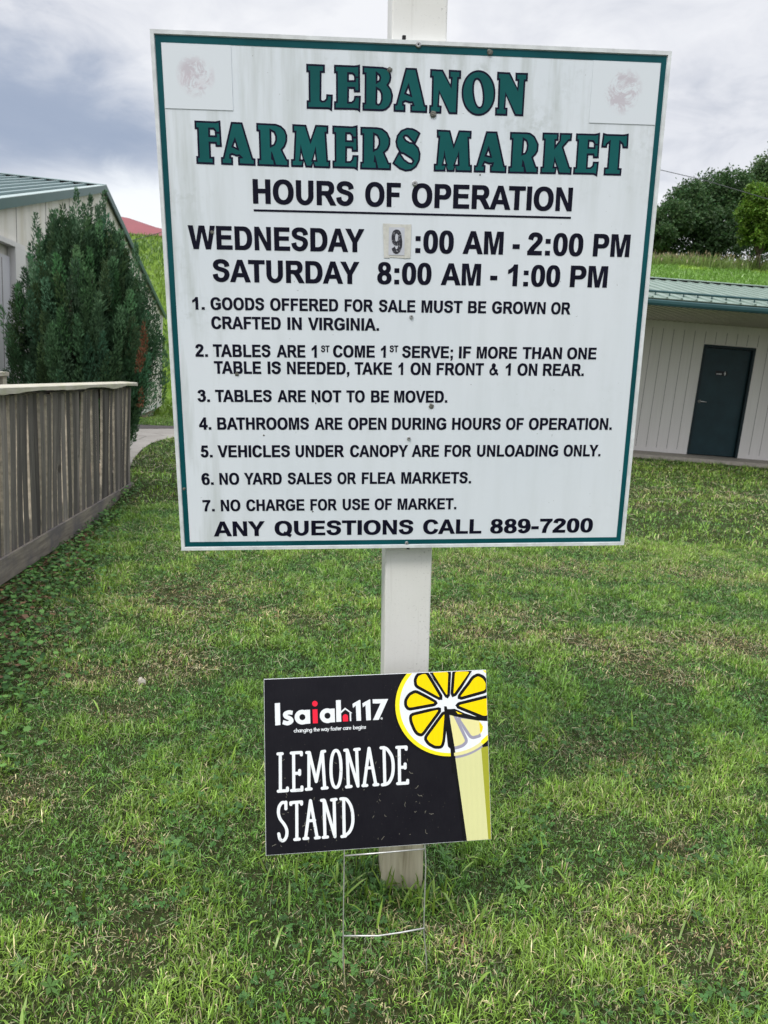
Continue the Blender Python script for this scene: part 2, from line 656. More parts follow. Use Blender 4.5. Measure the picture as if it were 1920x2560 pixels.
G['L'] = (611, [([(77, 0), (77, 713), (222, 713), (222, 121), (583, 121), (583, 0)], 1)])
G['M'] = (833, [([(71, 0), (71, 716), (287, 716), (417, 228), (545, 716), (762, 716), (762, 0), (628, 0), (628, 564), (486, 0), (347, 0), (205, 564), (205, 0)], 1)])
G['N'] = (722, [([(74, 0), (74, 716), (215, 716), (508, 238), (508, 716), (642, 716), (642, 0), (497, 0), (208, 467), (208, 0)], 1)])
G['O'] = (778, [(sup(388, 358, 345, 370), 1), (sup(388, 358, 190, 246), 0)])
G['P'] = (667, [(rc(73, 0, 218, 716), 1), (dsh(73, 264, 628, 716, 225), 1), (dsh(218, 386, 478, 595, 105), 0)])
G['Q'] = (778, G['O'][1] + [([(440, 190), (390, 95), (655, -72), (718, 35)], 1)])
G['R'] = (722, [(rc(73, 0, 218, 716), 1), (dsh(73, 300, 655, 716, 205), 1), (dsh(218, 416, 505, 595, 88), 0), ([(300, 310), (430, 330), (540, 300), (605, 190), (722, 0), (548, 0), (425, 195), (365, 275), (300, 300)], 1), (rc(73, 0, 218, 716), 1)])
G['S'] = (667, [(pen([(548, 505), (522, 590), (440, 648), (330, 664), (215, 645), (142, 585), (140, 500), (205, 440), (330, 402), (465, 360), (532, 290), (528, 185), (450, 90), (330, 56), (215, 78), (135, 145), (110, 240)], 74, 62), 1)])
G['T'] = (611, [([(233, 0), (233, 595), (21, 595), (21, 716), (590, 716), (590, 595), (378, 595), (378, 0)], 1)])
G['U'] = (722, [([(72, 716), (72, 330)] + [(359 + 287 * math.cos(a), 275 + 287 * math.sin(a)) for a in np.linspace(math.pi, 2 * math.pi, 19)] + [(646, 330), (646, 716), (501, 716), (501, 300)] +
                [(359 + 142 * math.cos(a), 265 + 153 * math.sin(a)) for a in np.linspace(2 * math.pi, math.pi, 15)] + [(217, 300), (217, 716)], 1)])
G['V'] = (667, [([(256, 0), (0, 716), (157, 716), (338, 186), (513, 716), (667, 716), (411, 0)], 1)])
G['W'] = (944, [([(173, 0), (2, 716), (150, 716), (258, 224), (389, 716), (561, 716), (687, 216), (797, 716), (943, 716), (769, 0), (616, 0), (473, 535), (331, 0)], 1)])
G['Y'] = (667, [([(260, 0), (260, 301), (-2, 716), (168, 716), (336, 432), (501, 716), (668, 716), (405, 300), (405, 0)], 1)])
G['0'] = (556, [(sup(278, 354, 238, 366, p=2.4), 1), (sup(278, 354, 100, 252, p=2.4), 0)])
G['1'] = (556, [([(393, 0), (256, 0), (256, 517), (180, 460), (80, 413), (80, 537), (150, 570), (235, 640), (281, 719), (393, 719)], 1)])
G['2'] = (556, [(pen([(104, 498), (130, 590), (195, 645), (280, 657), (370, 635), (428, 575), (428, 500), (390, 420), (300, 325), (200, 225), (130, 130), (95, 60)], 72, 64), 1), (rc(24, 0, 505, 128), 1), ([(24, 0), (24, 60), (80, 140), (220, 128)], 1)])
G['3'] = (556, [(pen([(108, 520), (150, 615), (255, 657), (355, 645), (418, 580), (405, 480), (330, 425), (235, 408)], 70, 60), 1), (pen([(235, 408), (350, 395), (430, 330), (448, 220), (400, 110), (290, 52), (180, 70), (115, 130), (95, 205)], 72, 60), 1)])
G['4'] = (556, [([(311, 0), (311, 144), (18, 144), (18, 264), (328, 719), (444, 719), (444, 265), (533, 265), (533, 144), (444, 144), (444, 0)], 1), ([(146, 265), (311, 510), (311, 265)], 0)])
G['5'] = (556, [([(70, 350), (132, 706), (480, 706), (480, 578), (233, 578), (212, 460), (190, 330)], 1), (pen([(130, 352), (200, 400), (300, 408), (400, 355), (447, 245), (415, 125), (320, 60), (215, 60), (140, 110), (112, 190)], 70, 62), 1)])
G['9'] = (556, [(sup(262, 480, 228, 240), 1), (sup(265, 482, 96, 130), 0), (pen([(425, 470), (455, 360), (435, 200), (365, 90), (260, 48), (165, 75), (112, 165)], 72, 62), 1), (sup(265, 482, 96, 130), 0)])
G['6'] = (556, [(([(556 - x, 707 - y) for x, y in c]), k) for c, k in G['9'][1]])
G['7'] = (556, [([(42, 577), (42, 706), (514, 706), (514, 606), (420, 490), (345, 340), (300, 180), (284, 0), (148, 0), (165, 165), (215, 330), (290, 475), (358, 577)], 1)])
G['8'] = (556, [(sup(278, 530, 212, 190), 1), (sup(278, 195, 240, 207), 1), (sup(278, 530, 84, 86), 0), (sup(278, 195, 102, 102), 0)])
G['.'] = (278, [(sq(71, 0), 1)])
G[','] = (278, [([(71, 138), (209, 138), (209, 20), (190, -70), (100, -160), (72, -104), (125, -50), (138, 0), (71, 0)], 1)])
G[':'] = (333, [(sq(98, 0), 1), (sq(98, 381), 1)])
G[';'] = (333, [([(x + 27, y) for x, y in G[','][1][0][0]], 1), (sq(98, 381), 1)])
G['-'] = (333, [(rc(35, 190, 300, 328), 1)])
G['&'] = (722, [(pen([(700, 45), (610, 110), (480, 270), (330, 470), (270, 560), (275, 630), (345, 665), (420, 620), (410, 540), (330, 460), (200, 370), (120, 280), (110, 170), (190, 80), (310, 58), (430, 100), (540, 210), (600, 350)], 62, 54), 1)])
_gc = {}
BX, BY = 20.0, 8.0              # extra weight of the sign's lettering


def bolder(c, sgn):
    k = BY / BX
    return [(x / k, y) for x, y in offset_poly([(x * k, y) for x, y in c], -BY * sgn)]



def glyph(ch):
    if ch not in _gc:
        ops = [(bolder(c, 1 if k else -1), 0 if k else -1) for c, k in G[ch][1]]
        V, F, _ = paint(ops)
        U = V[sorted({i for f in F for i in f})]
        _gc[ch] = (V, F, U[:, 0].min(), U[:, 0].max())
    return _gc[ch]


def word_mesh(word, x0, x1, yb, cap):
    """word stretched between x0 and x1; y grows downward on the board"""
    ks = {'AY', 'AV', 'LY', 'LT', 'PA', 'TA', 'AT', 'VA', 'YA', 'AW', 'WA'}
    pen_x, items = 0.0, []
    for i, ch in enumerate(word):
        if ch == ' ':
            pen_x += 278
            continue
        if i and word[i - 1:i + 1] in ks:
            pen_x -= 65
        items.append((ch, pen_x))
        pen_x += G[ch][0]
    lo = items[0][1] + glyph(items[0][0])[2]
    hi = items[-1][1] + glyph(items[-1][0])[3]
    sx, sy = (x1 - x0) / (hi - lo), cap / 716.0
    V, F = [], []
    for ch, px in items:
        gv, gf, _, _ = glyph(ch)
        b = len(V)
        V += [(x0 + (p[0] + px - lo) * sx, yb - ((p[1] + BY) * 716 / (716 + 2 * BY)) * sy) for p in gv]
        F += [tuple(b + i for i in f) for f in gf]
    return V, F


# ================================================================== GROUND
def sstep(a, b, x):
    t = np.clip((x - a) / (b - a), 0, 1)
    return t * t * (3 - 2 * t)


def vnoise(x, y, s, seed=0):
    """smooth value noise 0..1"""
    x, y = np.asarray(x) * s, np.asarray(y) * s
    xi, yi = np.floor(x).astype(np.int64), np.floor(y).astype(np.int64)
    fx, fy = x - xi, y - yi
    fx, fy = fx * fx * (3 - 2 * fx), fy * fy * (3 - 2 * fy)

    def h(a, b):
        n = (a * 374761393 + b * 668265263 + seed * 1442695) & 0xffffffff
        n = ((n ^ (n >> 13)) * 1274126177) & 0xffffffff
        return ((n ^ (n >> 16)) & 0xffff) / 65535.0
    return (h(xi, yi) * (1 - fx) + h(xi + 1, yi) * fx) * (1 - fy) + (h(xi, yi + 1) * (1 - fx) + h(xi + 1, yi + 1) * fx) * fy


def fbm(x, y, s, seed=0, o=4):
    r_, a, t = 0, 1.0, 0
    for i in range(o):
        r_ = r_ + a * vnoise(x, y, s * 2 ** i, seed + i * 17)
        t += a
        a *= 0.55
    return r_ / t


def gz(x, y):
    x, y = np.asarray(x, float), np.asarray(y, float)
    yy = np.clip(y, 2.5, 17)
    right = 0.0258 * (yy - 2.5)
    left = np.minimum(right, 0.14)
    left = left - 0.40 * sstep(13.5, 20.5, y)
    t = sstep(-3.4, 3.0, x)
    z = left * (1 - t) + right * t
    crest = 8.15 + 0.018 * np.clip(x, -30, 40) + 0.90 * sstep(2.0, -6.0, x) + 0.25 * sstep(2, 8, x)
    y0 = 19.5 + 4.5 * sstep(2.0, -4.0, x)
    s = (y - y0) / (46.5 - y0)
    rise = np.where(s < 0, 0, np.where(s < 1, s, 1.0))
    soft = 0.5 * (1 - np.cos(np.pi * np.clip(s, 0, 1)))
    z = z + (0.8 * rise + 0.2 * soft) * (crest - 0.3)
    z = z - 0.015 * np.clip(y - 47, 0, 400)
    z = z + 0.02 * (fbm(x, y, 0.8, 5, 2) - 0.5) * (y < 14)
    z = z + 0.5 * (fbm(x, y, 0.12, 9, 3) - 0.5) * sstep(22, 30, y)
    z = z + 0.05 * np.exp(-((x - 0.1) / 0.5) ** 2 - ((y - 1.62) / 0.22) ** 2)
    # the bank dips under the railing
    z = z - 0.10 * sstep(-2.0, -2.6, x) * sstep(8, 6.0, y)
    return z


xs = np.concatenate([[-400, -200, -100, -60, -40], np.linspace(-30, -3.1, 60), np.linspace(-3, 3, 61), np.linspace(3.1, 30, 60), [40, 60, 100, 200, 400]])
ys = np.concatenate([[-60, -20, -8, -3], np.linspace(0, 4, 41), np.linspace(4.15, 16, 70), np.linspace(16.5, 50, 70), [55, 62, 75, 100, 150, 250, 500]])
X, Y = np.meshgrid(xs, ys)
Z = gz(X, Y)
nx = len(xs)
verts = np.stack([X.ravel(), Y.ravel(), Z.ravel()], 1)
faces = [(j * nx + i, j * nx + i + 1, (j + 1) * nx + i + 1, (j + 1) * nx + i) for j in range(len(ys) - 1) for i in range(nx - 1)]
q = Mat('soil_and_thatch', rough=0.95, spec=0.1)
v = q.coord('Object')
f1 = q.noise(v, 55, 6, 0.7)
f2 = q.noise(v, 1.1, 4, 0.6)
near = q.ramp(f1, [(0.30, (0.010, 0.014, 0.005)), (0.52, (0.028, 0.036, 0.012)), (0.75, (0.075, 0.075, 0.034))])
green = q.ramp(q.noise(v, 6, 6, 0.7), [(0.3, (0.075, 0.14, 0.018)), (0.7, (0.13, 0.20, 0.03))])
sp = q.n('ShaderNodeSeparateXYZ')
q.l(v, sp.inputs[0])
mr = q.n('ShaderNodeMapRange')
q.l(sp.outputs[1], mr.inputs[0])
mr.inputs[1].default_value, mr.inputs[2].default_value = 18.0, 23.0
hr = q.n('ShaderNodeMapRange')
q.l(sp.outputs[0], hr.inputs[0])
hr.inputs[1].default_value, hr.inputs[2].default_value = 2.0, 9.0
green = q.mix(hr.outputs[0], green, q.ramp(q.noise(v, 6, 6, 0.7), [(0.3, (0.12, 0.22, 0.02)), (0.7, (0.21, 0.31, 0.035))]))
q.color(q.mix(mr.outputs[0], near, green))
q.bump(f1, 0.6, 0.02)
ground = mesh_obj('ground', verts, faces, q.m, smooth=True)
ground['kind'] = 'structure'

# concrete path behind the railing, with an asphalt edge strip beyond it
edge = [at_z(u, vv, 0.14)[:2] for u, vv in ((322, 1175), (335, 1148), (352, 1128), (378, 1110), (410, 1100), (440, 1094), (520, 1083))]
far = [at_z(u, vv, 0.14)[:2] for u, vv in ((520, 1078), (436, 1073), (322, 1074))]
farb = [at_z(u, vv, 0.14)[:2] for u, vv in ((520, 1068), (436, 1067), (322, 1063))]


def sheet(name, poly, lift, mt, n=40):
    """a thin sheet following the ground inside a polygon"""
    P = [tuple(p) for p in poly]
    V, F, _ = paint([(P, 0)])
    bm = bmesh.new()
    vs_ = [bm.verts.new((p[0], p[1], 0)) for p in V]
    for f in F:
        bm.faces.new([vs_[i] for i in f])
    bmesh.ops.subdivide_edges(bm, edges=bm.edges[:], cuts=3, use_grid_fill=True)
    for vv in bm.verts:
        vv.co.z = float(gz(vv.co.x, vv.co.y)) + lift
    me = bpy.data.meshes.new(name)
    bm.to_mesh(me)
    me.materials.append(mt)
    o = link(bpy.data.objects.new(name, me))
    o['kind'] = 'structure'
    return o


q = Mat('path_concrete', rough=0.9)
v = q.coord('Object')
c = q.ramp(q.noise(v, 1.4, 6, 0.65), [(0.3, (0.27, 0.25, 0.225)), (0.7, (0.37, 0.345, 0.315))])
c = q.mix(q.ramp(q.noise(v, 60, 3), [(0.55, 0.0), (0.75, 0.5)]), c, (0.20, 0.18, 0.16))
vo = q.n('ShaderNodeTexVoronoi', feature='DISTANCE_TO_EDGE')
vo.inputs['Scale'].default_value = 0.55
q.l(q.coord('Object', (1, 1.6, 1)), vo.inputs['Vector'])
c = q.mix(q.ramp(vo.outputs['Distance'], [(0.0, 0.6), (0.012, 0.0)]), c, (0.06, 0.055, 0.05))
q.color(c)
M_CONC = q.m
PATH = edge + far + [(-5.0, 13.0), (-4.5, 9.6)]
STRIP = far[::-1] + farb
sheet('path', PATH, 0.012, M_CONC)
sheet('path_edge_strip', STRIP, 0.018, simple('asphalt_strip', (0.085, 0.075, 0.075), 0.95, 0, 0.3, 40))

# ================================================================== MARKET SIGN
SM = np.array([[0.9931946, 0.0650458, -0.0966100], [0.0935153, 0.0490558, 0.9944086], [0.0694214, -0.9966758, 0.0426392]])
SB = Plane(SM, [0.0330358, 1.8894331, 0.1289977])
SW, SH = 0.610, 0.6156           # half width, half height
OX, OY, OZ = 0.007, 1.79, 0.09   # base of the post in board coordinates
Mw = Matrix.Identity(4)
bt = SB.t + SM @ np.array([OX, OY, OZ]) + np.array([0, 0, EYE])
for i in range(3):
    for j in range(3):
        Mw[i][j] = SM[i, j]
    Mw[i][3] = bt[i]
sign = empty('market_sign', 'big white green-bordered farmers market sign on a white square post in the lawn', 'sign', M=Mw)


def sv(x, y, z):
    return (x - OX, y - OY, z - OZ)


def sp_px(u, vv):
    return SB.loc(u, vv)


def board(name, V2, F, z, mats, parent=sign, mi=None):
    return mesh_obj(name, [sv(p[0], p[1], z) for p in V2], F, mats, parent, mi)


b = MB()
PX0, PX1, PZ0, PZ1 = -0.059, 0.072, 0.030, 0.165
b.box(PX0 - OX, PX1 - OX, -1.15 - OY, 2.0 - OY, PZ0 - OZ, PZ1 - OZ)
post = b.build('post', M_POST, sign, bevel=0.004)
b = MB()
b.box(-SW + 0.004 - OX, SW - 0.004 - OX, -SH + 0.004 - OY, SH - 0.004 - OY, 0 - OZ, 0.020 - OZ)
panel = b.build('panel', M_FACE, sign)
b = MB()
tw = 0.0085
for (x0, x1, y0, y1) in ((-SW, SW, -SH, -SH + tw), (-SW, SW, SH - tw, SH), (-SW, -SW + tw, -SH + tw, SH - tw), (SW - tw, SW, -SH + tw, SH - tw)):
    b.box(x0 - OX, x1 - OX, y0 - OY, y1 - OY, -0.003 - OZ, 0.027 - OZ)
b.build('edge_trim', M_TRIM, sign)
T0, T1 = tw + 0.0015, tw + 0.0145
outer = rc(-SW + T0, -SH + T0, SW - T0, SH - T0)
inner = rc(-SW + T1, -SH + T1 + 0.002, SW - T1, SH - T1)
V, F, mi = paint([(outer, 0), (inner, -1)])
board('border_line', V, F, -0.0005, M_GREEN, panel)

# --- headline letters: outer outline in photo zooms, navy edge with a green face
ZA, ZB, ZC, ZD, ZE, ZF = (755, 145, 5.3516), (1035, 155, 5.3516), (475, 290, 5.3516), (765, 300, 5.3516), (1075, 305, 6.3808), (1325, 315, 6.3808)
L1 = [
    (ZA, [(57, 77), (306, 88), (306, 200), (262, 200), (258, 560), (270, 570), (295, 568), (320, 545), (325, 485), (413, 490), (403, 715), (365, 690), (340, 686), (62, 680), (62, 566), (90, 566), (86, 192), (57, 190)], [], []),
    (ZA, [(428, 90), (700, 100), (740, 97), (775, 86), (778, 460), (695, 460), (690, 415), (630, 412), (628, 585), (660, 585), (690, 560), (700, 505), (788, 505), (778, 728), (740, 700), (690, 695), (428, 690), (428, 578), (456, 578), (454, 205), (428, 205)],
     [[(628, 218), (670, 218), (690, 235), (697, 262), (697, 297), (628, 297)]], [rc(690, 248, 790, 270)]),
    (ZA, [(808, 105), (1085, 120), (1150, 140), (1185, 190), (1197, 260), (1183, 325), (1158, 362), (1198, 420), (1218, 500), (1210, 580), (1175, 655), (1125, 698), (1075, 713), (808, 705), (808, 596), (836, 596), (838, 220), (808, 218)],
     [[(1010, 226), (1026, 238), (1036, 265), (1028, 295), (1010, 306)], [(1010, 424), (1035, 440), (1055, 485), (1055, 560), (1040, 600), (1022, 614), (1006, 606)]], []),
    (ZA, [(1385, 130), (1535, 137), (1648, 628), (1678, 631), (1673, 738), (1447, 728), (1447, 622), (1475, 620), (1470, 607), (1440, 608), (1385, 590), (1362, 600), (1362, 617), (1385, 622), (1383, 725), (1224, 718), (1224, 612), (1255, 612)],
     [[(1422, 405), (1442, 487), (1396, 468)]], []),
    (ZB, [(217, 93), (388, 103), (488, 300), (492, 225), (465, 222), (465, 103), (632, 113), (628, 225), (600, 228), (580, 700), (465, 697), (342, 425), (335, 580), (370, 585), (365, 692), (200, 688), (203, 578), (232, 575), (240, 210), (213, 208)], [], []),
    (ZB, sup(862, 415, 227, 306, 40, 2.05), [sup(860, 418, 55, 182, 30, 2.1, R(-6))], []),
    (ZB, [(1113, 130), (1285, 140), (1382, 345), (1385, 255), (1355, 252), (1358, 143), (1525, 147), (1520, 257), (1490, 260), (1462, 727), (1347, 722), (1232, 455), (1222, 610), (1252, 613), (1247, 720), (1082, 716), (1086, 608), (1118, 608), (1130, 245), (1108, 243)], [], []),
]
L2 = [
    (ZC, [(58, 60), (340, 72), (405, 58), (428, 415), (343, 413), (337, 372), (275, 370), (283, 545), (327, 545), (328, 650), (87, 640), (82, 536), (107, 536), (93, 178), (63, 175)],
     [[(268, 182), (312, 182), (330, 205), (335, 260), (270, 257)]], [rc(330, 210, 430, 238)]),
    (ZC, [(548, 78), (700, 86), (845, 565), (876, 568), (878, 668), (645, 658), (642, 548), (662, 545), (657, 540), (620, 543), (565, 522), (550, 530), (550, 548), (576, 552), (578, 658), (418, 652), (413, 550), (440, 550)],
     [[(600, 350), (622, 422), (582, 403)]], []),
    (ZC, [(885, 92), (1150, 105), (1220, 132), (1275, 185), (1303, 260), (1300, 340), (1272, 415), (1238, 455), (1300, 578), (1325, 580), (1325, 683), (903, 667), (900, 567), (930, 567), (918, 208), (888, 203)],
     [[(1088, 208), (1120, 225), (1140, 275), (1138, 330), (1118, 375), (1092, 388)]], [[(1085, 470), (1105, 500), (1165, 690), (1125, 690), (1115, 600), (1085, 580)]]),
    (ZC, [(1368, 108), (1555, 118), (1612, 313), (1677, 118), (1852, 126), (1850, 238), (1824, 238), (1847, 593), (1879, 593), (1877, 701), (1654, 693), (1648, 630), (1636, 692), (1545, 688), (1522, 600), (1514, 685), (1353, 682), (1350, 578), (1385, 575), (1400, 222), (1370, 220)],
     [[(1485, 490), (1510, 580), (1482, 580)], [(1670, 498), (1682, 588), (1650, 588)]], [[(1480, 375), (1530, 600), (1465, 600)], [(1682, 400), (1702, 600), (1632, 600)]]),
    (ZD, [(352, 73), (620, 85), (690, 68), (697, 425), (612, 425), (607, 380), (550, 378), (547, 550), (590, 550), (612, 525), (622, 470), (703, 472), (693, 680), (640, 650), (355, 645), (353, 543), (383, 540), (380, 187), (352, 185)],
     [[(548, 190), (585, 190), (606, 210), (612, 272), (548, 270)]], [rc(608, 222, 710, 250)]),
    (ZD, [(727, 90), (950, 97), (1020, 110), (1090, 165), (1130, 250), (1128, 330), (1100, 400), (1055, 440), (1110, 570), (1140, 570), (1137, 673), (723, 660), (725, 560), (752, 557), (755, 203), (727, 200)],
     [[(920, 203), (945, 215), (970, 265), (968, 330), (945, 375), (918, 390)]], [[(915, 465), (930, 490), (978, 690), (938, 690), (930, 570), (905, 565)]]),
    (ZD, [(1535, 178), (1465, 320), (1510, 370), (1533, 450), (1525, 540), (1480, 630), (1410, 680), (1330, 690), (1250, 660), (1152, 582), (1240, 420), (1207, 362), (1195, 290), (1215, 205), (1270, 135), (1350, 102), (1430, 110), (1490, 140)],
     [[(1320, 232), (1330, 220), (1350, 222), (1425, 298), (1390, 295), (1340, 265)], [(1268, 452), (1300, 458), (1400, 520), (1425, 550), (1412, 572), (1375, 565), (1320, 525)]],
     [[(1412, 283), (1475, 300), (1455, 340), (1400, 307)], [(1230, 405), (1295, 440), (1270, 475), (1230, 450)]]),
    (ZE, [(108, 120), (325, 132), (380, 355), (458, 132), (665, 140), (660, 268), (625, 268), (640, 682), (670, 682), (668, 805), (403, 798), (400, 700), (390, 797), (265, 795), (250, 700), (246, 792), (58, 790), (60, 665), (97, 665), (133, 250), (108, 248)],
     [[(228, 568), (248, 668), (215, 668)], [(440, 555), (438, 675), (402, 675)]], [[(228, 440), (272, 700), (203, 690)], [(462, 455), (472, 695), (388, 700)]]),
    (ZE, [(895, 147), (1073, 152), (1190, 693), (1222, 695), (1217, 818), (952, 808), (955, 685), (982, 685), (985, 675), (940, 678), (875, 655), (860, 685), (887, 690), (880, 808), (695, 803), (700, 690), (735, 690)],
     [[(932, 460), (952, 537), (905, 527)]], []),
    (ZE, [(1277, 157), (1550, 165), (1605, 175), (1675, 229), (1735, 354), (1725, 464), (1690, 525), (1645, 569), (1695, 709), (1727, 712), (1722, 829), (1243, 820), (1247, 705), (1280, 703), (1303, 285), (1273, 283)],
     [[(1503, 292), (1530, 310), (1545, 370), (1535, 440), (1510, 490), (1487, 497)]], [[(1475, 595), (1500, 640), (1548, 850), (1500, 850), (1490, 720), (1460, 715)]]),
    (ZF, [(200, 103), (460, 110), (455, 235), (415, 238), (413, 300), (465, 232), (474, 110), (675, 115), (663, 238), (620, 242), (535, 340), (635, 655), (668, 658), (658, 778), (450, 770), (424, 670), (410, 768), (158, 765), (165, 648), (197, 645), (222, 230), (195, 228)],
     [[(395, 575), (420, 650), (388, 648)]], [[(400, 260), (450, 260), (385, 385)], [(390, 480), (455, 700), (372, 665)]]),
    (ZF, [(735, 117), (1040, 125), (1118, 105), (1095, 515), (1003, 515), (1000, 468), (930, 468), (918, 658), (960, 658), (993, 630), (1003, 568), (1098, 570), (1070, 808), (1010, 778), (683, 772), (692, 655), (725, 655), (753, 242), (728, 240)],
     [[(948, 250), (1000, 255), (1018, 285), (1015, 338), (943, 335)]], [rc(1012, 285, 1130, 312)]),
    (ZF, [(1165, 108), (1230, 128), (1500, 135), (1575, 120), (1563, 357), (1475, 357), (1465, 295), (1448, 280), (1420, 672), (1462, 675), (1450, 793), (1170, 788), (1180, 663), (1227, 660), (1257, 280), (1232, 300), (1227, 347), (1133, 345)], [], []),
]


def headline(letters, inset=0.0043):
    V, F, MI = [], [], []
    for (ox, oy, s), out, holes, cuts in letters:
        t = lambda c: [tuple(sp_px(ox + x / s, oy + y / s)) for x, y in c]
        o_, h_, k_ = t(out), [t(h) for h in holes], [t(k) for k in cuts]
        gi = offset_poly(o_, inset)
        ops = [(o_, 0), (gi, 1)]
        for k in k_:
            ops.append((k, 0))
        for h in h_:
            ops.append((offset_poly(h, -inset), 0))
            ops.append((h, -1))
        vs_, es = [], []
        for c, _ in ops:
            bb = len(vs_)
            vs_ += [Vector(p) for p in c]
            es += [(bb + i, bb + (i + 1) % len(c)) for i in range(len(c))]
        out_ = delaunay_2d_cdt(vs_, es, [], 0, 1e-7)
        VV = np.array([tuple(p) for p in out_[0]])
        FF = out_[2]
        cen = np.array([VV[list(f)].mean(0) for f in FF])
        lab = np.full(len(FF), -1)
        inside = wind(cen, o_) != 0
        lab[inside] = 0
        lab[inside & (wind(cen, gi) > 0)] = 1
        for k in k_:
            lab[inside & (wind(cen, k) != 0)] = 0
        for h in h_:
            lab[inside & (wind(cen, offset_poly(h, -inset)) != 0)] = 0
            lab[wind(cen, h) != 0] = -1
        base = len(V)
        V += [tuple(p) for p in VV]
        for f, la in zip(FF, lab):
            if la >= 0:
                F.append(tuple(base + i for i in f))
                MI.append(int(la))
    return V, F, MI


for letters in (L1, L2[:7], L2[7:]):
    V, F, MI = headline(letters)
    o = board('lettering', V, F, -0.0006, [M_NAVY, M_VGREEN], panel, MI)
    o['label'] = 'green slab letters edged in navy'

# --- the rest of the wording
TL = [
    ([('HOURS', 632, 884.5), ('OF', 912.7, 1001.8), ('OPERATION', 1029.5, 1431)], [(634, 510), (1429, 527.5)], [(632, 448.2), (1432, 468.4)]),
    ([('WEDNESDAY', 470.4, 911.2)], [(485.5, 621.6), (890, 631.5)], [(470, 561.9), (911, 573.8)]),
    ([(':00', 1038.6, 1134.5), ('AM', 1157, 1258.6), ('-', 1281.7, 1299.6), ('2:00', 1319, 1458.3), ('PM', 1483.4, 1575)], [(1038, 634.3), (1573, 641)], [(1135, 577.5), (1575.7, 585)]),
    ([('SATURDAY', 531.3, 898.5)], [(531, 703.5), (890, 711)], [(560, 648), (898, 655.4)]),
    ([('8:00', 943, 1078.8), ('AM', 1102.2, 1202.1), ('-', 1225.5, 1243.5), ('1:00', 1269.7, 1400.6), ('PM', 1425.7, 1519)], [(943, 711.5), (1517, 717.8)], [(943, 657), (1519, 663.3)]),
    ([('1.', 480.8, 511.4), ('GOODS', 526.1, 660.6), ('OFFERED', 675.3, 845.6), ('FOR', 861.5, 933.1), ('SALE', 947, 1038.5), ('MUST', 1053.7, 1156.3), ('BE', 1170.3, 1215.6), ('GROWN', 1230, 1364), ('OR', 1377.9, 1426.9)],
     [(480, 775.5), (1427, 784.7)], [(560, 745.5), (1427, 753.8)]),
    ([('CRAFTED', 528.1, 702), ('IN', 718.5, 754.5), ('VIRGINIA.', 770, 947.8)], [(540, 822.3), (947, 827)], [(540, 791), (930, 795.5)]),
    ([('2.', 488.3, 519.3), ('TABLES', 532.5, 676.5), ('ARE', 691.5, 763.5), ('1', 779, 792)], [(488, 892), (792, 894)], [(540, 860.5), (780, 863)]),
    ([('COME', 832.5, 937), ('1', 952.2, 964.5), ('SERVE;', 1005.2, 1132.5), ('IF', 1147.2, 1177.8), ('MORE', 1191.8, 1292.4), ('THAN', 1306.3, 1405), ('ONE', 1417.7, 1491.3)], [(832, 894.5), (1491, 897.3)], [(832, 864.5), (1491, 867.5)]),
    ([('TABLE', 535.3, 653), ('IS', 669, 702.5), ('NEEDED,', 717.5, 873.5), ('TAKE', 886.5, 980), ('1', 996, 1008), ('ON', 1026.2, 1076.2), ('FRONT', 1091.5, 1209.5), ('&', 1223.5, 1247), ('1', 1264, 1277), ('ON', 1293.6, 1343.2), ('REAR.', 1357.5, 1460.3)],
     [(540, 936), (1460, 938.3)], [(540, 904.3), (1450, 908)]),
    ([('3.', 493.5, 524.5), ('TABLES', 538, 679.5), ('ARE', 693.5, 764.5), ('NOT', 779, 853.5), ('TO', 866, 912), ('BE', 927.5, 972.5), ('MOVED.', 985.5, 1118.6)], [(495, 1004.8), (1118, 1006.5)], [(540, 974.7), (1100, 976.5)]),
    ([('4.', 497.5, 528.1), ('BATHROOMS', 543.2, 772.5), ('ARE', 786.5, 856), ('OPEN', 870.5, 966), ('DURING', 980, 1115.8), ('HOURS', 1130.3, 1252), ('OF', 1265, 1309), ('OPERATION.', 1322, 1530.3)], [(500, 1075.9), (1530, 1072.8)], [(545, 1045.5), (1500, 1043)]),
    ([('5.', 501.4, 531.3), ('VEHICLES', 544, 725), ('UNDER', 739, 860.5), ('CANOPY', 875, 1020), ('ARE', 1029.4, 1097.5), ('FOR', 1111.5, 1178.7), ('UNLOADING', 1192.5, 1395.5), ('ONLY.', 1409, 1502)], [(502, 1145), (1500, 1139.3)], [(545, 1114.4), (1490, 1110.5)]),
    ([('6.', 503.4, 534), ('NO', 548.4, 598), ('YARD', 610, 704.5), ('SALES', 719, 829.5), ('OR', 843.5, 890.5), ('FLEA', 904.5, 989), ('MARKETS.', 1003, 1178.2)], [(504, 1212.8), (1178, 1207.6)], [(550, 1182.8), (1160, 1179)]),
    ([('7.', 506.6, 536.5), ('NO', 552, 601), ('CHARGE', 615.5, 761), ('FOR', 776, 842.5), ('USE', 856.5, 923.5), ('OF', 936.5, 980), ('MARKET.', 994, 1141.2)], [(507, 1279.3), (1141, 1272.3)], [(553, 1249.8), (1125, 1244.5)]),
    ([('ANY', 534, 662.6), ('QUESTIONS', 686.4, 1033.4), ('CALL', 1057.7, 1204), ('889-7200', 1225.6, 1482.2)], [(534, 1341), (1482, 1330.5)], [(560, 1304), (1482, 1294.5)]),
]


def lerp_line(l_, u):
    (xa, ya), (xb, yb) = l_
    return ya + (yb - ya) * (u - xa) / (xb - xa)


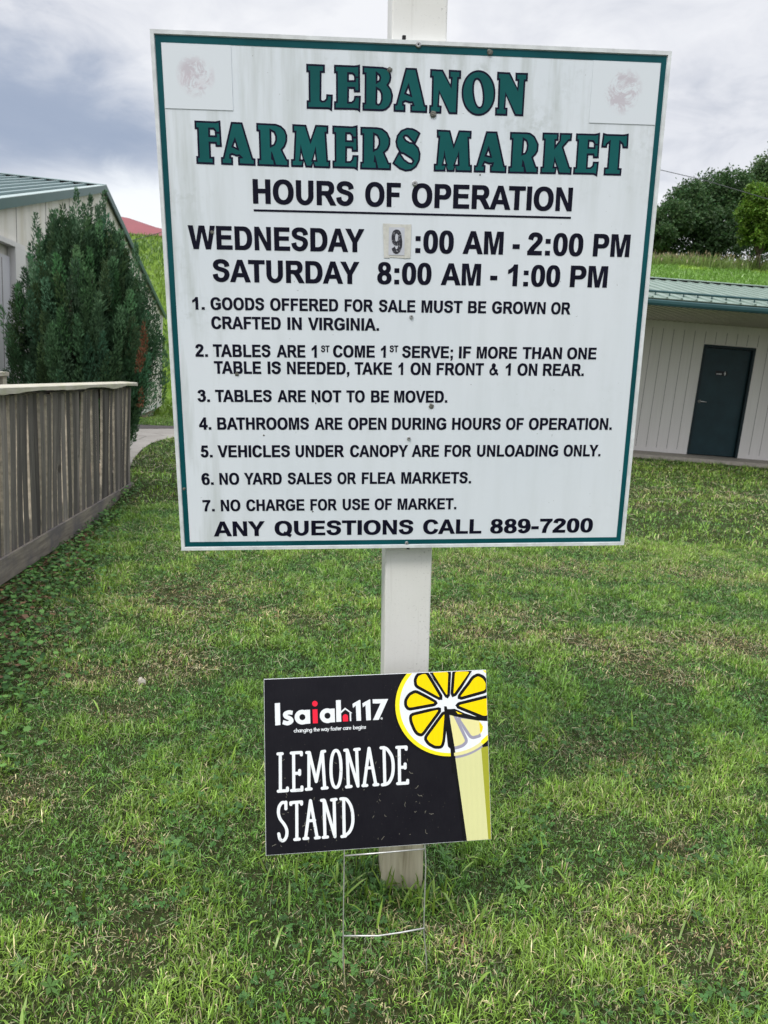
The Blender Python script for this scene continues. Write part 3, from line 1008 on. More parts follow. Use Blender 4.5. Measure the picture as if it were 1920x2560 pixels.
for words, base, top in TL:
    yb = np.mean([sp_px(u, lerp_line(base, u))[1] for u in np.linspace(words[0][1], words[-1][2], 7)])
    yt = np.mean([sp_px(u, lerp_line(top, u))[1] for u in np.linspace(words[0][1], words[-1][2], 7)])
    V, F = [], []
    for w_, xl, xr in words:
        mid = lambda u: 0.5 * (lerp_line(base, u) + lerp_line(top, u))
        a, b_ = sp_px(xl, mid(xl))[0], sp_px(xr, mid(xr))[0]
        wv_, wf = word_mesh(w_, a, b_, yb, yb - yt)
        bb = len(V)
        V += wv_
        F += [tuple(bb + i for i in f) for f in wf]
    if words[0][0] == 'COME':
        for xl, xr in ((802.6, 823.7), (974, 995.6)):
            a, b_ = sp_px(xl, 872)[0], sp_px(xr, 872)[0]
            s0, s1 = sp_px(xl, 880.5)[1], sp_px(xl, 863.5)[1]
            wv_, wf = word_mesh('ST', a, b_, s0, s0 - s1)
            bb = len(V)
            V += wv_
            F += [tuple(bb + i for i in f) for f in wf]
    board('lettering', V, F, -0.0006, M_TEXT, panel)
u0, u1 = sp_px(634.3, 527), sp_px(1427.4, 543)
board('underline', rc(u0[0], (u0[1] + u1[1]) / 2 - 0.0022, u1[0], (u0[1] + u1[1]) / 2 + 0.0026), [(0, 1, 2, 3)], -0.0006, M_TEXT, panel)

# --- stickers in the two upper corners, their print washed out
for (ua, va), (ub, vb) in (((399, 98), (583, 276.5)), ((1484, 148), (1646, 313))):
    a, b_ = sp_px(ua, va), sp_px(ub, vb)
    x0, x1 = (max(a[0], -SW + T1 + 0.001), b_[0]) if ua < 900 else (a[0], min(b_[0], SW - T1 - 0.001))
    b = MB()
    b.box(x0 - OX, x1 - OX, max(a[1], -SH + T1 + 0.003) - OY, b_[1] - OY, -0.0012 - OZ, -0.0002 - OZ)
    o = b.build('sticker', M_STICK, panel)
    o['label'] = 'white square sticker with faded print'
# --- the taped-over nine
tapes = MB()
ta = [sp_px(*p) for p in ((957, 559), (976, 559), (974, 645), (960, 644.5))]
tb = [sp_px(*p) for p in ((1012, 561.5), (1028.6, 561), (1026, 645.4), (1010.5, 646))]
tcq = [sp_px(*p) for p in ((976, 560), (1013, 561.5), (1011, 646), (974, 643))]
for poly, z in ((tcq, -0.0010), (ta, -0.0013), (tb, -0.0013)):
    tapes.add([sv(p[0], p[1], z) for p in poly], [(0, 1, 2, 3)])
tp = tapes.build('tape', M_TAPE, panel)
pa = [sp_px(*p) for p in ((972.3, 568.3), (1011.8, 569), (1010.8, 638.5), (971, 637.5))]
board('number_card', pa, [(0, 1, 2, 3)], -0.0017, M_PAPER, panel)
a, b_ = sp_px(979, 574), sp_px(1005, 634)
V, F = word_mesh('9', a[0], b_[0], b_[1], b_[1] - a[1])
board('taped_nine', V, F, -0.0021, M_CRACK, panel)
# --- screws
for (u, vv, r_) in ((1045.5, 112, 0.0072), (1037, 458.5, 0.0066), (1028, 792, 0.0050), (1022, 1096, 0.0050), (1016.5, 1357, 0.0046)):
    p = sp_px(u, vv)
    b = MB()
    b.disc((p[0] - OX, p[1] - OY, -OZ), r_, 0.004)
    b.disc((p[0] - OX, p[1] - OY, -0.0041 - OZ), r_ * 0.28, 0.0005, 8, 1)
    b.build('screw', [M_SCREW, M_DARK], panel)
for (u, vv) in ((1011, 91), (1021, 1371)):
    p = sp_px(u, vv)
    b = MB()
    b.box(p[0] - OX - 0.004, p[0] - OX + 0.004, p[1] - OY - 0.004, p[1] - OY + 0.004, 0.004 - OZ, 0.016 - OZ)
    b.build('bolt', M_DARK, panel)


def lump(c, r_, seed, flat=0.5):
    rr = random.Random(seed)
    bm = bmesh.new()
    bmesh.ops.create_icosphere(bm, subdivisions=2, radius=1.0)
    for vv in bm.verts:
        k = 0.65 + 0.7 * rr.random()
        vv.co = Vector((c[0] + vv.co.x * r_ * k, c[1] + vv.co.y * r_ * k, c[2] - abs(vv.co.z) * r_ * flat * k))
    V = [tuple(vv.co) for vv in bm.verts]
    F = [tuple(vv.index for vv in f.verts) for f in bm.faces]
    bm.free()
    return V, F


for k, (u, vv, r_) in enumerate(((974, 174.5, 0.0055), (1223.6, 131.6, 0.0070), (1082, 286.6, 0.0075), (530.5, 580.5, 0.0042), (592, 936, 0.0048), (1078, 1015, 0.0062), (460, 1222, 0.004), (659.5, 1088, 0.0025), (1200, 437, 0.002), (918, 761, 0.0014), (789, 1008, 0.002), (1452, 1124, 0.002), (782, 1279, 0.002))):
    p = sp_px(u, vv)
    V, F = lump((p[0] - OX, p[1] - OY, -OZ), r_, k)
    o = mesh_obj('mud_clump', V, F, M_MUD, panel, smooth=False)

# ================================================================== LEMONADE YARD SIGN
LM = np.array([[0.9880366, 0.1009591, -0.1165803], [0.1395849, -0.2640170, 0.9543642], [0.0655726, -0.9592196, -0.2749508]])
LB = Plane(LM, [0.0390868, 1.7776015, -1.0468735])
LX, LY = 0.006, 0.50
Mw = Matrix.Identity(4)
bt = LB.t + LM @ np.array([LX, LY, 0]) + np.array([0, 0, EYE])
for i in range(3):
    for j in range(3):
        Mw[i][j] = LM[i, j]
    Mw[i][3] = bt[i]
ysign = empty('yard_sign', 'black plastic lemonade stand sign with yellow lemon slice, leaning back on wire legs', 'yard sign', M=Mw)
hw, hh = 0.3045, 0.2285


def lv(x, y, z):
    return (x - LX, y - LY, z)


def lpx(z, pts):
    ox, oy, s = z
    return [tuple(LB.loc(ox + x / s, oy + y / s)) for x, y in pts]


def lboard(name, V2, F, z, mats, parent, mi=None):
    return mesh_obj(name, [lv(p[0], p[1], z) for p in V2], F, mats, parent, mi)


b = MB()
b.box(-hw - LX, hw - LX, -hh - LY, hh - LY, 0, 0.004)
lpanel = b.build('panel', M_CP_BLACK, ysign)
# white raw edge of the plastic sheet
b = MB()
e = 0.0009
for (x0, x1, y0, y1) in ((-hw - e, hw + e, -hh - e, -hh), (-hw - e, hw + e, hh, hh + e), (-hw - e, -hw, -hh, hh), (hw, hw + e, -hh, hh)):
    b.box(x0 - LX, x1 - LX, y0 - LY, y1 - LY, 0.0004, 0.0042)
b.build('sheet_edge', M_CP_WHITE, ysign)

Z7, ZG, ZH, ZI = (640, 1660, 2.6758), (680, 1740, 5.53), (680, 1850, 4.608), (980, 1670, 6.381)
# lemon slice and glass, painted back to front
INK, WHI, YEL, RIM, PALE, PAL2, GRY, OLV = range(8)
mats = [M_CP_INK, M_CP_WHITE, M_CP_YEL, M_CP_RIM, M_CP_PALE, M_CP_PALE2, M_CP_GREY, M_CP_OLIVE]


def smooth_c(pts, r_=0.3, n=4, rmax=42.0):
    """round the corners of a polygon"""
    P = [np.array(p, float) for p in pts]
    o = []
    for i in range(len(P)):
        a, b_, c_ = P[i - 1], P[i], P[(i + 1) % len(P)]
        ra, rc_ = min(r_, rmax / (np.linalg.norm(a - b_) + 1e-6)), min(r_, rmax / (np.linalg.norm(c_ - b_) + 1e-6))
        p0, p1 = b_ + (a - b_) * ra, b_ + (c_ - b_) * rc_
        for k in range(n + 1):
            t = k / n
            o.append(tuple((1 - t) ** 2 * p0 + 2 * t * (1 - t) * b_ + t * t * p1))
    return o


petals = [
    ([(375, 395), (690, 558), (275, 633), (240, 590), (240, 520), (290, 440)], YEL),
    ([(400, 270), (392, 190), (420, 130), (480, 100), (540, 92), (770, 475)], YEL),
    ([(640, 60), (897, 60), (880, 445)], YEL),
    ([(1007, 55), (1240, 55), (978, 425)], YEL),
    ([(1080, 465), (1240, 260), (1300, 170), (1370, 130), (1440, 160), (1495, 240), (1490, 350)], YEL),
    ([(1050, 597), (1560, 470), (1560, 745), (1470, 765)], YEL),
    ([(750, 662), (318, 765), (325, 850), (380, 980), (420, 1030), (470, 1045)], YEL),
    ([(838, 725), (550, 1120), (600, 1190), (690, 1240), (778, 1238), (805, 1140)], YEL),
    ([(925, 740), (970, 745), (1170, 1165), (1110, 1220), (985, 1258), (935, 900)], PALE),
    ([(1080, 800), (1400, 840), (1452, 930), (1440, 990), (1390, 1060), (1275, 1092)], PALE),
]
cut = lambda pts: pts
ops = []
circ = lambda cx, cy, rx, ry: sup(cx, cy, rx, ry, 72, 2.0)
C0 = (905, 595)
ops.append((lpx(ZI, circ(893, 617, 868, 828)), INK))
ops.append((lpx(ZI, circ(*C0, 853, 813)), RIM))
ops.append((lpx(ZI, circ(C0[0] + 4, C0[1] - 2, 788, 762)), WHI))
glass = lpx(Z7, [(1290, 300), (1345, 330), (1500, 375), (1512, 560), (1556, 1190), (1413, 1190), (1335, 615)])
olive = lpx(Z7, [(1506, 560), (1570, 545), (1590, 1190), (1555, 1190)])
for pts, colr in petals:
    c = smooth_c(pts)
    big_ = offset_poly(lpx(ZI, c), -0.0085)
    ops.append((big_, INK if colr == YEL else GRY))
ops_p = [(lpx(ZI, smooth_c(pts)), colr) for pts, colr in petals]
ops += ops_p
# light spokes that separate the segments
def spoke(pts, k=0.62):
    """thin white line: the polygon squeezed across its long axis"""
    P = np.array(pts, float)
    if len(P) < 12:
        c = P.mean(0)
        _, _, vt = np.linalg.svd(P - c)
        a = (P - c) @ vt.T
        a[:, 1] *= k
        P = a @ vt + c
    ops.append((lpx(ZI, [tuple(p) for p in P]), WHI))
spoke([(905, 545), (600, 70), (575, 75), (630, 100), (870, 560)])
spoke([(920, 545), (965, 55), (940, 55), (925, 400)])
spoke([(985, 550), (1290, 60), (1262, 62), (1130, 290), (955, 560)])
spoke([(1000, 565), (1520, 425), (1520, 392), (1180, 480)])
spoke([(960, 600), (1350, 772), (1300, 765), (1000, 655), (955, 640)])
spoke([(860, 560), (500, 375), (380, 315), (385, 335), (770, 565), (850, 600)])
spoke([(860, 600), (600, 622), (270, 690), (300, 700), (600, 650), (830, 615)])
spoke([(820, 680), (745, 760), (770, 720), (850, 640), (860, 610)])
spoke([(870, 940), (815, 1290), (895, 1290), (885, 1120)])
spoke([(1090, 880), (1215, 1170), (1250, 1130), (1180, 1060)])
spoke(sup(915, 588, 50, 34, 18, 2.0))
ops.append((lpx(ZI, [(1015, 690), (1120, 735), (1050, 735)]), YEL))
# the glass rim and its left edge, drawn thick
ops.append((lpx(ZI, [(880, 655), (1000, 650), (1130, 705), (1340, 760), (1540, 765), (1540, 848), (1360, 838), (1150, 800), (1000, 770), (905, 745)]), INK))
ops.append((lpx(ZI, [(1015, 688), (1125, 735), (1050, 733)]), YEL))
ops.append((lpx(ZI, [(1020, 655), (1350, 772), (1310, 768), (1150, 718)]), WHI))
ops.append((lpx(ZI, [(830, 610), (870, 610), (912, 745), (1003, 1290), (1020, 1445), (1060, 1680), (955, 1680), (930, 1290), (890, 1250), (838, 760)]), INK))
ops.append((lpx(Z7, [(1318, 600), (1338, 600), (1412, 1190), (1385, 1190)]), INK))
# what shows through the glass below the slice
ops.append((lpx(ZI, [(1385, 838), (1545, 850), (1545, 1050), (1430, 1150), (1410, 1040), (1450, 960), (1440, 900)]), WHI))
ops.append((lpx(ZI, [(1388, 858), (1452, 930), (1440, 1000), (1410, 1050)]), YEL))
ops.append((lpx(ZI, [(1418, 1160), (1545, 1045), (1548, 1130), (1425, 1190)]), RIM))
arc = lambda r1, r2, a0, a1, c=C0: [(c[0] + r1[0] * math.cos(R(a)), c[1] + r1[1] * math.sin(R(a))) for a in np.linspace(a0, a1, 14)] + [(c[0] + r2[0] * math.cos(R(a)), c[1] + r2[1] * math.sin(R(a))) for a in np.linspace(a1, a0, 14)]
ops.append((lpx(ZI, arc((788, 762), (853, 813), 50, 84)), PALE))
ops.append((lpx(ZI, arc((853, 813), (868, 852), 51.5, 83)), GRY))
low = [(C0[0] + 868 * math.cos(R(a)), C0[1] + 852 * math.sin(R(a))) for a in np.linspace(50, 83, 14)]
z7 = lambda x, y: ((640 + x / 2.6758 - 980) * 6.381, (1660 + y / 2.6758 - 1670) * 6.381)
ops.append((lpx(ZI, [z7(1512, 560)] + low + [z7(1413, 1195), z7(1556, 1195)]), PAL2))
ops.append((olive, OLV))
# cut everything to the sheet
rect = rc(-hw, -hh, hw, hh)
V, F, MI = paint(ops + [(rect, -2)]) if False else (None, None, None)


def paint_clip(ops, x0, y0, x1, y1):
    rct = rc(x0, y0, x1, y1)
    vs_, es = [], []
    for c in [o_[0] for o_ in ops] + [rct]:
        bb = len(vs_)
        vs_ += [Vector(p) for p in c]
        es += [(bb + i, bb + (i + 1) % len(c)) for i in range(len(c))]
    out = delaunay_2d_cdt(vs_, es, [], 0, 1e-7)
    V = np.array([tuple(p) for p in out[0]])
    FF = out[2]
    cen = np.array([V[list(f)].mean(0) for f in FF])
    lab = np.full(len(FF), -1)
    for c, mi_ in ops:
        lab[wind(cen, c) != 0] = mi_
    lab[(cen[:, 0] < x0) | (cen[:, 0] > x1) | (cen[:, 1] < y0) | (cen[:, 1] > y1)] = -1
    k = [i for i in range(len(FF)) if lab[i] >= 0]
    return V, [tuple(FF[i]) for i in k], [int(lab[i]) for i in k]


V, F, MI = paint_clip(ops, -hw, -hh, hw, hh)
o = lboard('lemon_slice_print', V, F, -0.0005, mats, lpanel, MI)
o['label'] = 'yellow lemon slice on the rim of a glass'

# logo wording
ops = []
for c in ([(38, 100), (110, 95), (117, 400), (45, 407)],
          pen([(285, 232), (228, 226), (182, 250), (195, 285), (250, 310), (268, 345), (218, 376), (150, 360)], 29, 29),
          ):
    ops.append((lpx(ZG, c), 0))
for cx, cy, st in ((418, 292, [(456, 192), (525, 190), (530, 380), (464, 385)]), (765, 272, [(803, 175), (866, 172), (872, 362), (808, 364)])):
    ops.append((lpx(ZG, sup(cx, cy, 105, 102, 32, 2.0)), 0))
    ops.append((lpx(ZG, st), 0))
    ops.append((lpx(ZG, sup(cx + 2, cy, 42, 42, 24, 2.0)), -1))
ops.append((lpx(ZG, sup(593, 105, 38, 39, 24, 2.0)), 1))
ops.append((lpx(ZG, [(560, 185), (628, 182), (634, 375), (566, 378)]), 1))
ops.append((lpx(ZG, [(883, 58), (950, 55), (958, 355), (890, 358)]), 0))
ops.append((lpx(ZG, [(950, 213), (1010, 160), (1112, 236), (1085, 236), (1012, 186), (955, 238)]), 0))
ops.append((lpx(ZG, [(1072, 222), (1092, 232), (1096, 345), (1076, 347)]), 0))
ops.append((lpx(ZG, [(980, 352), (976, 280), (990, 260), (1013, 250), (1038, 258), (1050, 278), (1053, 350)]), 1))
ops.append((lpx(ZG, [(1113, 108), (1205, 55), (1222, 55), (1232, 340), (1168, 343), (1158, 130), (1118, 165)]), 0))
ops.append((lpx(ZG, [(1250, 100), (1345, 48), (1358, 48), (1367, 333), (1303, 337), (1293, 125), (1255, 158)]), 0))
ops.append((lpx(ZG, [(1390, 45), (1605, 40), (1475, 330), (1395, 332), (1500, 102), (1393, 103)]), 0))
ops.append((lpx(ZG, sup(1516, 310, 15, 15, 16, 2.0)), 0))
ops.append((lpx(ZG, sup(1516, 310, 10, 10, 16, 2.0)), -1))
ops.append((lpx(ZG, rc(1511, 303, 1520, 318)), 0))
V, F, MI = paint(ops)
lboard('logo_lettering', V, F, -0.0005, [M_CP_WHITE, M_CP_RED], lpanel, MI)
# tag line, round lower case drawn with a pen (x-height 1)
ARC = lambda cx, cy, rx, ry, a0, a1, n=9: [(cx + rx * math.cos(R(a)), cy + ry * math.sin(R(a))) for a in np.linspace(a0, a1, n)]
lc = {
    'c': (0.92, [ARC(0.5, 0.5, 0.42, 0.45, 45, 315, 12)]),
    'h': (1.0, [[(0.12, 0), (0.12, 1.6)], ARC(0.48, 0.58, 0.34, 0.36, 180, 0) + [(0.82, 0)]]),
    'a': (1.1, [ARC(0.48, 0.5, 0.40, 0.45, 0, 360, 15), [(0.9, 0), (0.9, 1.0)]]),
    'n': (1.0, [[(0.12, 0), (0.12, 1.0)], ARC(0.48, 0.58, 0.34, 0.36, 180, 0) + [(0.82, 0)]]),
    'g': (1.1, [ARC(0.48, 0.5, 0.40, 0.45, 0, 360, 15), [(0.9, 1.0), (0.9, -0.2)] + ARC(0.5, -0.2, 0.4, 0.32, 0, -150)]),
    'i': (0.42, [[(0.18, 0), (0.18, 1.0)], [(0.18, 1.38), (0.18, 1.42)]]),
    't': (0.6, [[(0.28, 0), (0.28, 1.4)], [(0.0, 0.95), (0.56, 0.95)]]),
    'e': (1.0, [[(0.1, 0.52), (0.9, 0.52)] + ARC(0.5, 0.5, 0.40, 0.45, 10, 310, 12)]),
    'w': (1.4, [[(0.05, 1), (0.38, 0.05), (0.68, 0.95), (0.98, 0.05), (1.3, 1)]]),
    'y': (0.95, [[(0.05, 1), (0.45, 0.1)], [(0.88, 1), (0.25, -0.5)]]),
    'f': (0.6, [[(0.24, 0), (0.24, 1.3)] + ARC(0.45, 1.3, 0.21, 0.25, 180, 60, 5), [(0.0, 0.95), (0.52, 0.95)]]),
    'o': (1.05, [ARC(0.5, 0.5, 0.42, 0.45, 0, 360, 15)]),
    's': (0.72, [[(0.6, 0.82), (0.35, 0.95), (0.12, 0.8), (0.18, 0.58), (0.5, 0.42), (0.6, 0.2), (0.35, 0.04), (0.06, 0.16)]]),
    'r': (0.66, [[(0.12, 0), (0.12, 1.0)], ARC(0.5, 0.6, 0.38, 0.34, 180, 75, 5)]),
    'b': (1.1, [ARC(0.58, 0.5, 0.40, 0.45, 0, 360, 15), [(0.16, 0), (0.16, 1.6)]]),
}
words = [('changing', 302, 552), ('the', 575, 657), ('way', 678, 788), ('foster', 810, 958), ('care', 982, 1092), ('begins', 1120, 1296)]
V, F = [], []
for w_, xl, xr in words:
    tot = sum(lc[ch][0] for ch in w_) - 0.12
    sx = (xr - xl) / tot
    penx = 0
    ops = []
    for ch in w_:
        for st in lc[ch][1]:
            pts = []
            for x, y in st:
                u = xl + (penx + x) * sx
                pts.append((u, 507 - 52 * (u - 302) / 994 - 4 - y * 33))
            for k in range(len(pts) - 1):
                ops.append((lpx(ZG, caps(*pts[k], *pts[k + 1], 4.0, 4)), 0))
        penx += lc[ch][0]
    vv, ff, _ = paint(ops)
    bb = len(V)
    V += [tuple(p) for p in vv]
    F += [tuple(bb + i for i in f) for f in ff]
lboard('tagline_lettering', V, F, -0.0005, M_CP_WHITE, lpanel)
# LEMONADE STAND in thin slab strokes
ST1 = [[(68, 160), (118, 157)], [(95, 160), (97, 585)], [(72, 590), (178, 582)], [(178, 580), (178, 552)],
       [(222, 150), (336, 143)], [(338, 143), (338, 170)], [(248, 150), (252, 580)], [(252, 385), (316, 382)], [(318, 350), (318, 396)], [(225, 582), (345, 575)], [(345, 575), (345, 540)],
       [(400, 145), (430, 143)], [(425, 145), (425, 565)], [(395, 568), (450, 562)], [(430, 143), (510, 478)], [(510, 478), (575, 135)], [(575, 135), (607, 129)], [(580, 135), (607, 550)], [(578, 556), (635, 550)],
       sup(737, 333, 58, 214, 28, 2.2) + [sup(737, 333, 58, 214, 28, 2.2)[0]],
       [(838, 118), (865, 115)], [(865, 115), (880, 535)], [(858, 540), (910, 534)], [(868, 120), (990, 530)], [(990, 530), (975, 110)], [(952, 110), (1005, 105)],
       [(1118, 95), (1062, 520)], [(1048, 525), (1092, 522)], [(1118, 95), (1195, 510)], [(1175, 516), (1220, 512)], [(1085, 322), (1155, 318)],
       [(1255, 90), (1290, 87)], [(1290, 90), (1300, 505)], [(1270, 516), (1310, 511)], cr([(1290, 87), (1330, 110), (1380, 190), (1396, 300), (1385, 410), (1345, 490), (1300, 513)], 4),
       [(1437, 85), (1545, 80)], [(1545, 80), (1545, 106)], [(1465, 85), (1470, 495)], [(1470, 315), (1530, 312)], [(1533, 276), (1533, 322)], [(1447, 502), (1562, 495)], [(1562, 495), (1562, 464)]]
ST2 = [[(160, 715), (160, 792)], cr([(152, 722), (115, 722), (82, 770), (74, 840), (95, 910), (140, 970), (170, 1035), (166, 1110), (130, 1160), (92, 1140), (78, 1080)], 4),
       [(218, 742), (218, 722)], [(216, 722), (340, 712)], [(340, 712), (340, 738)], [(285, 720), (287, 1140)], [(262, 1146), (315, 1141)],
       [(443, 698), (387, 1130)], [(368, 1135), (412, 1131)], [(443, 698), (520, 1122)], [(500, 1128), (545, 1122)], [(412, 930), (490, 925)],
       [(570, 695), (600, 692)], [(600, 695), (610, 1115)], [(590, 1121), (640, 1116)], [(605, 700), (725, 1112)], [(725, 1112), (715, 685)], [(685, 690), (738, 683)],
       [(792, 678), (825, 675)], [(825, 678), (832, 1105)], [(805, 1111), (847, 1105)], cr([(825, 675), (865, 690), (912, 770), (931, 880), (925, 980), (890, 1060), (835, 1104)], 4)]
for sts in (ST1, ST2):
    ops = []
    for st in sts:
        for k in range(len(st) - 1):
            ops.append((lpx(ZH, caps(*st[k], *st[k + 1], 18.0, 5)), 0))
    V, F, MI = paint(ops)
    lboard('lettering', V, F, -0.0005, M_CP_WHITE, lpanel)
# dry grass clippings stuck to the plastic
b = MB()
rr = random.Random(3)
for k in range(60):
    x = rr.uniform(-0.28, 0.14)
    y = rr.uniform(-0.02, 0.215) if k % 4 else rr.uniform(0.08, 0.22)
    a = rr.uniform(0, math.pi)
    l_ = rr.choice([0.003, 0.004, 0.007, 0.012])
    dxx, dyy = math.cos(a) * l_, math.sin(a) * l_
    w_ = 0.00035
    bend = rr.uniform(-0.3, 0.3) * l_
    pts = [(x, y), (x + dxx * 0.5 - dyy * 0.2, y + dyy * 0.5 + bend), (x + dxx, y + dyy)]
    b.tube([lv(p[0], p[1], -0.0012) for p in pts], w_, 4)
b.build('stuck_clippings', M_CLIP, lpanel)['kind'] = 'stuff'
# wire stake
b = MB()
lg0 = [LB.loc(u, vv) for u, vv in ((861, 2125), (859, 2250), (858, 2345), (858, 2400))]
lg1 = [LB.loc(u, vv) for u, vv in ((1062, 2105), (1065, 2160), (1061, 2270), (1060, 2330), (1066, 2395))]
for lg in (lg0, lg1):
    pts = [(lg[0][0], lg[0][1] - 0.10, 0.002)] + [(p[0], p[1], 0.002) for p in lg] + [(lg[-1][0], lg[-1][1] + 0.12, 0.002)]
    b.tube([lv(*p) for p in pts], 0.0018, 8)
rg0 = [LB.loc(u, vv) for u, vv in ((861, 2139), (960, 2131), (1061, 2122))]
rg1 = [LB.loc(u, vv) for u, vv in ((859, 2339), (945, 2339), (1000, 2331), (1060, 2320))]
for rg in (rg0, rg1):
    b.tube([lv(p[0], p[1], -0.0015) for p in rg], 0.0023, 8)
b.build('wire_stake', M_WIRE, ysign, smooth=True)

# ================================================================== BUILDING ON THE RIGHT
GROUND_R = 0.30
q = Mat('panel_siding_white', rough=0.7)
v = q.coord('Object')
c = q.ramp(q.noise(q.coord('Object', (3, 3, 0.5)), 1.2, 5, 0.6), [(0.3, (0.79, 0.76, 0.74)), (0.7, (0.85, 0.82, 0.80))])
c = q.mix(q.ramp(q.noise(q.coord('Object', (40, 40, 1.2)), 1.0, 3), [(0.4, 0.0), (0.8, 0.35)]), c, (0.66, 0.62, 0.60))
q.color(c)
M_WALL = q.m
M_GROOVE = simple('siding_groove', (0.22, 0.20, 0.20), 0.8)
M_ROOFG = simple('roof_metal_green', (0.165, 0.225, 0.19), 0.42, 0, 0.10, 3)
M_TRIMG = simple('trim_metal_green', (0.022, 0.068, 0.072), 0.4, 0, 0.12, 3)
M_DOOR = simple('door_green', (0.011, 0.037, 0.047), 0.42, 0, 0.2, 4)
M_DOORF = simple('door_frame_green', (0.007, 0.021, 0.027), 0.45, 0, 0.2, 4)
M_SOFF = simple('soffit_tan', (0.80, 0.76, 0.70), 0.7, 0, 0.10, 5)
M_FND = simple('foundation_concrete', (0.36, 0.33, 0.29), 0.9, 0, 0.2, 14, 0.2)
M_STEEL = simple('satin_steel', (0.72, 0.72, 0.72), 0.3, 0.9)
M_WHITE = simple('white_letters', (0.75, 0.76, 0.78), 0.5)
M_BLACK = simple('plate_black', (0.006, 0.006, 0.009), 0.4)

bR = empty('restroom_building', 'low white panelled building with green metal roof and dark green door', 'building', (0, 0, 0))
WX0, WX1, WY, WB, WT = 0.6, 13.5, 14.25, 0.36, 2.86
DX0, DX1, DT = 5.862, 6.864, 2.483
EAVE_Y, RIDGE_Y, PS = 11.65, 15.9, 0.20
EZ = 2.955
BACK = 2 * RIDGE_Y - EAVE_Y


def ribs(mb, x0, x1, y0, z0, y1, z1, pitch=0.2286, hgt=0.022, wid=0.045, mi=0):
    """ribbed sheet: raised ribs along the slope"""
    th = 0.012
    n = np.array([0, -(z1 - z0), (y1 - y0)])
    n = n / np.linalg.norm(n)
    if n[2] < 0:
        n = -n
    s = np.array([0, y1 - y0, z1 - z0])
    mb.obox((x0, y0, z0), (x1 - x0, 0, 0), s, n * th, mi)
    x = x0 + 0.03
    while x < x1 - wid:
        mb.add([np.array((x, y0, z0)) + n * (th + 0.0005), np.array((x + wid, y0, z0)) + n * (th + 0.0005),
                np.array((x + wid * 0.75, y0, z0)) + n * (th + hgt), np.array((x + wid * 0.25, y0, z0)) + n * (th + hgt)] +
               [p + s for p in (np.array((x, y0, z0)) + n * (th + 0.0005), np.array((x + wid, y0, z0)) + n * (th + 0.0005),
                                np.array((x + wid * 0.75, y0, z0)) + n * (th + hgt), np.array((x + wid * 0.25, y0, z0)) + n * (th + hgt))],
               [(0, 1, 2, 3), (4, 7, 6, 5), (1, 5, 6, 2), (2, 6, 7, 3), (3, 7, 4, 0)], mi)
        x += pitch


b = MB()
# front wall in pieces round the door, then the other three walls
b.box(WX0, DX0, WY, WY + 0.15, WB, WT)
b.box(DX1, WX1, WY, WY + 0.15, WB, WT)
b.box(DX0, DX1, WY, WY + 0.15, DT, WT)
b.box(WX0, WX0 + 0.15, WY + 0.15, BACK - 1.2, WB, WT)
b.box(WX1 - 0.15, WX1, WY + 0.15, BACK - 1.2, WB, WT)
b.box(WX0, WX1, BACK - 1.2, BACK - 1.05, WB, WT)
# grooves between the panels
x = DX0 - 0.205
gx = []
while x > WX0 + 0.1:
    gx.append((x, WB + 0.08))
    x -= 0.2032
x = DX0
while x < WX1 - 0.1:
    if x > DX0 - 0.01:
        gx.append((x, (DT + 0.02) if DX0 - 0.02 < x < DX1 + 0.02 else WB + 0.08))
    x += 0.2032
for x, zb in gx:
    b.box(x - 0.004, x + 0.004, WY - 0.0015, WY, zb, WT - 0.14, 1)
# plain boards along foot and head of the wall
b.box(WX0, DX0, WY - 0.006, WY, WB, WB + 0.075)
b.box(DX1, WX1, WY - 0.006, WY, WB, WB + 0.075)
b.box(WX0, WX1, WY - 0.006, WY, WT - 0.13, WT - 0.003)
wallo = b.build('wall', [M_WALL, M_GROOVE], bR)
b = MB()
b.box(WX0 - 0.05, WX1 + 0.05, WY - 0.75, BACK - 1.0, -0.2, WB - 0.003)
b.build('foundation', M_FND, bR)
b = MB()
b.box(WX0 - 0.6, WX1 + 0.6, EAVE_Y + 0.09, WY - 0.0075, WT, WT + 0.02)
nb = 60
for i in range(int((WX1 + 0.6 - WX0 + 0.6) / 0.1)):
    x = WX0 - 0.6 + i * 0.1
    b.box(x, x + 0.012, EAVE_Y + 0.09, WY - 0.008, WT - 0.006, WT - 0.0005, 1)
b.build('soffit', [M_SOFF, simple('soffit_groove', (0.20, 0.18, 0.15), 0.8)], bR)
b = MB()
b.box(WX0 - 0.65, WX1 + 0.65, EAVE_Y + 0.062, EAVE_Y + 0.088, WT - 0.004, EZ - 0.02)
b.build('fascia', M_TRIMG, bR)
# box gutter with a rolled lip
b = MB()
gx0, gx1 = WX0 - 0.65, WX1 + 0.65
prof = [(0.058, 0.085), (0.058, 0.0), (0.012, 0.0), (0.0, 0.03), (0.0, 0.07), (0.010, 0.085), (0.018, 0.078), (0.010, 0.066), (0.012, 0.032), (0.02, 0.01), (0.05, 0.01), (0.05, 0.085)]
pv = [(xx, EAVE_Y + p[0], WT - 0.004 + p[1]) for xx in (gx0, gx1) for p in prof]
n_ = len(prof)
b.add(pv, [(i, (i + 1) % n_, n_ + (i + 1) % n_, n_ + i) for i in range(n_)] + [tuple(range(n_)), tuple(range(2 * n_ - 1, n_ - 1, -1))])
b.build('gutter', M_TRIMG, bR)
b = MB()
RZ = EZ + PS * (RIDGE_Y - EAVE_Y)
ribs(b, WX0 - 0.65, WX1 + 0.65, EAVE_Y + 0.02, EZ, RIDGE_Y, RZ)
ribs(b, WX0 - 0.65, WX1 + 0.65, BACK, EZ, RIDGE_Y + 0.002, RZ)
roof = b.build('roof', M_ROOFG, bR)
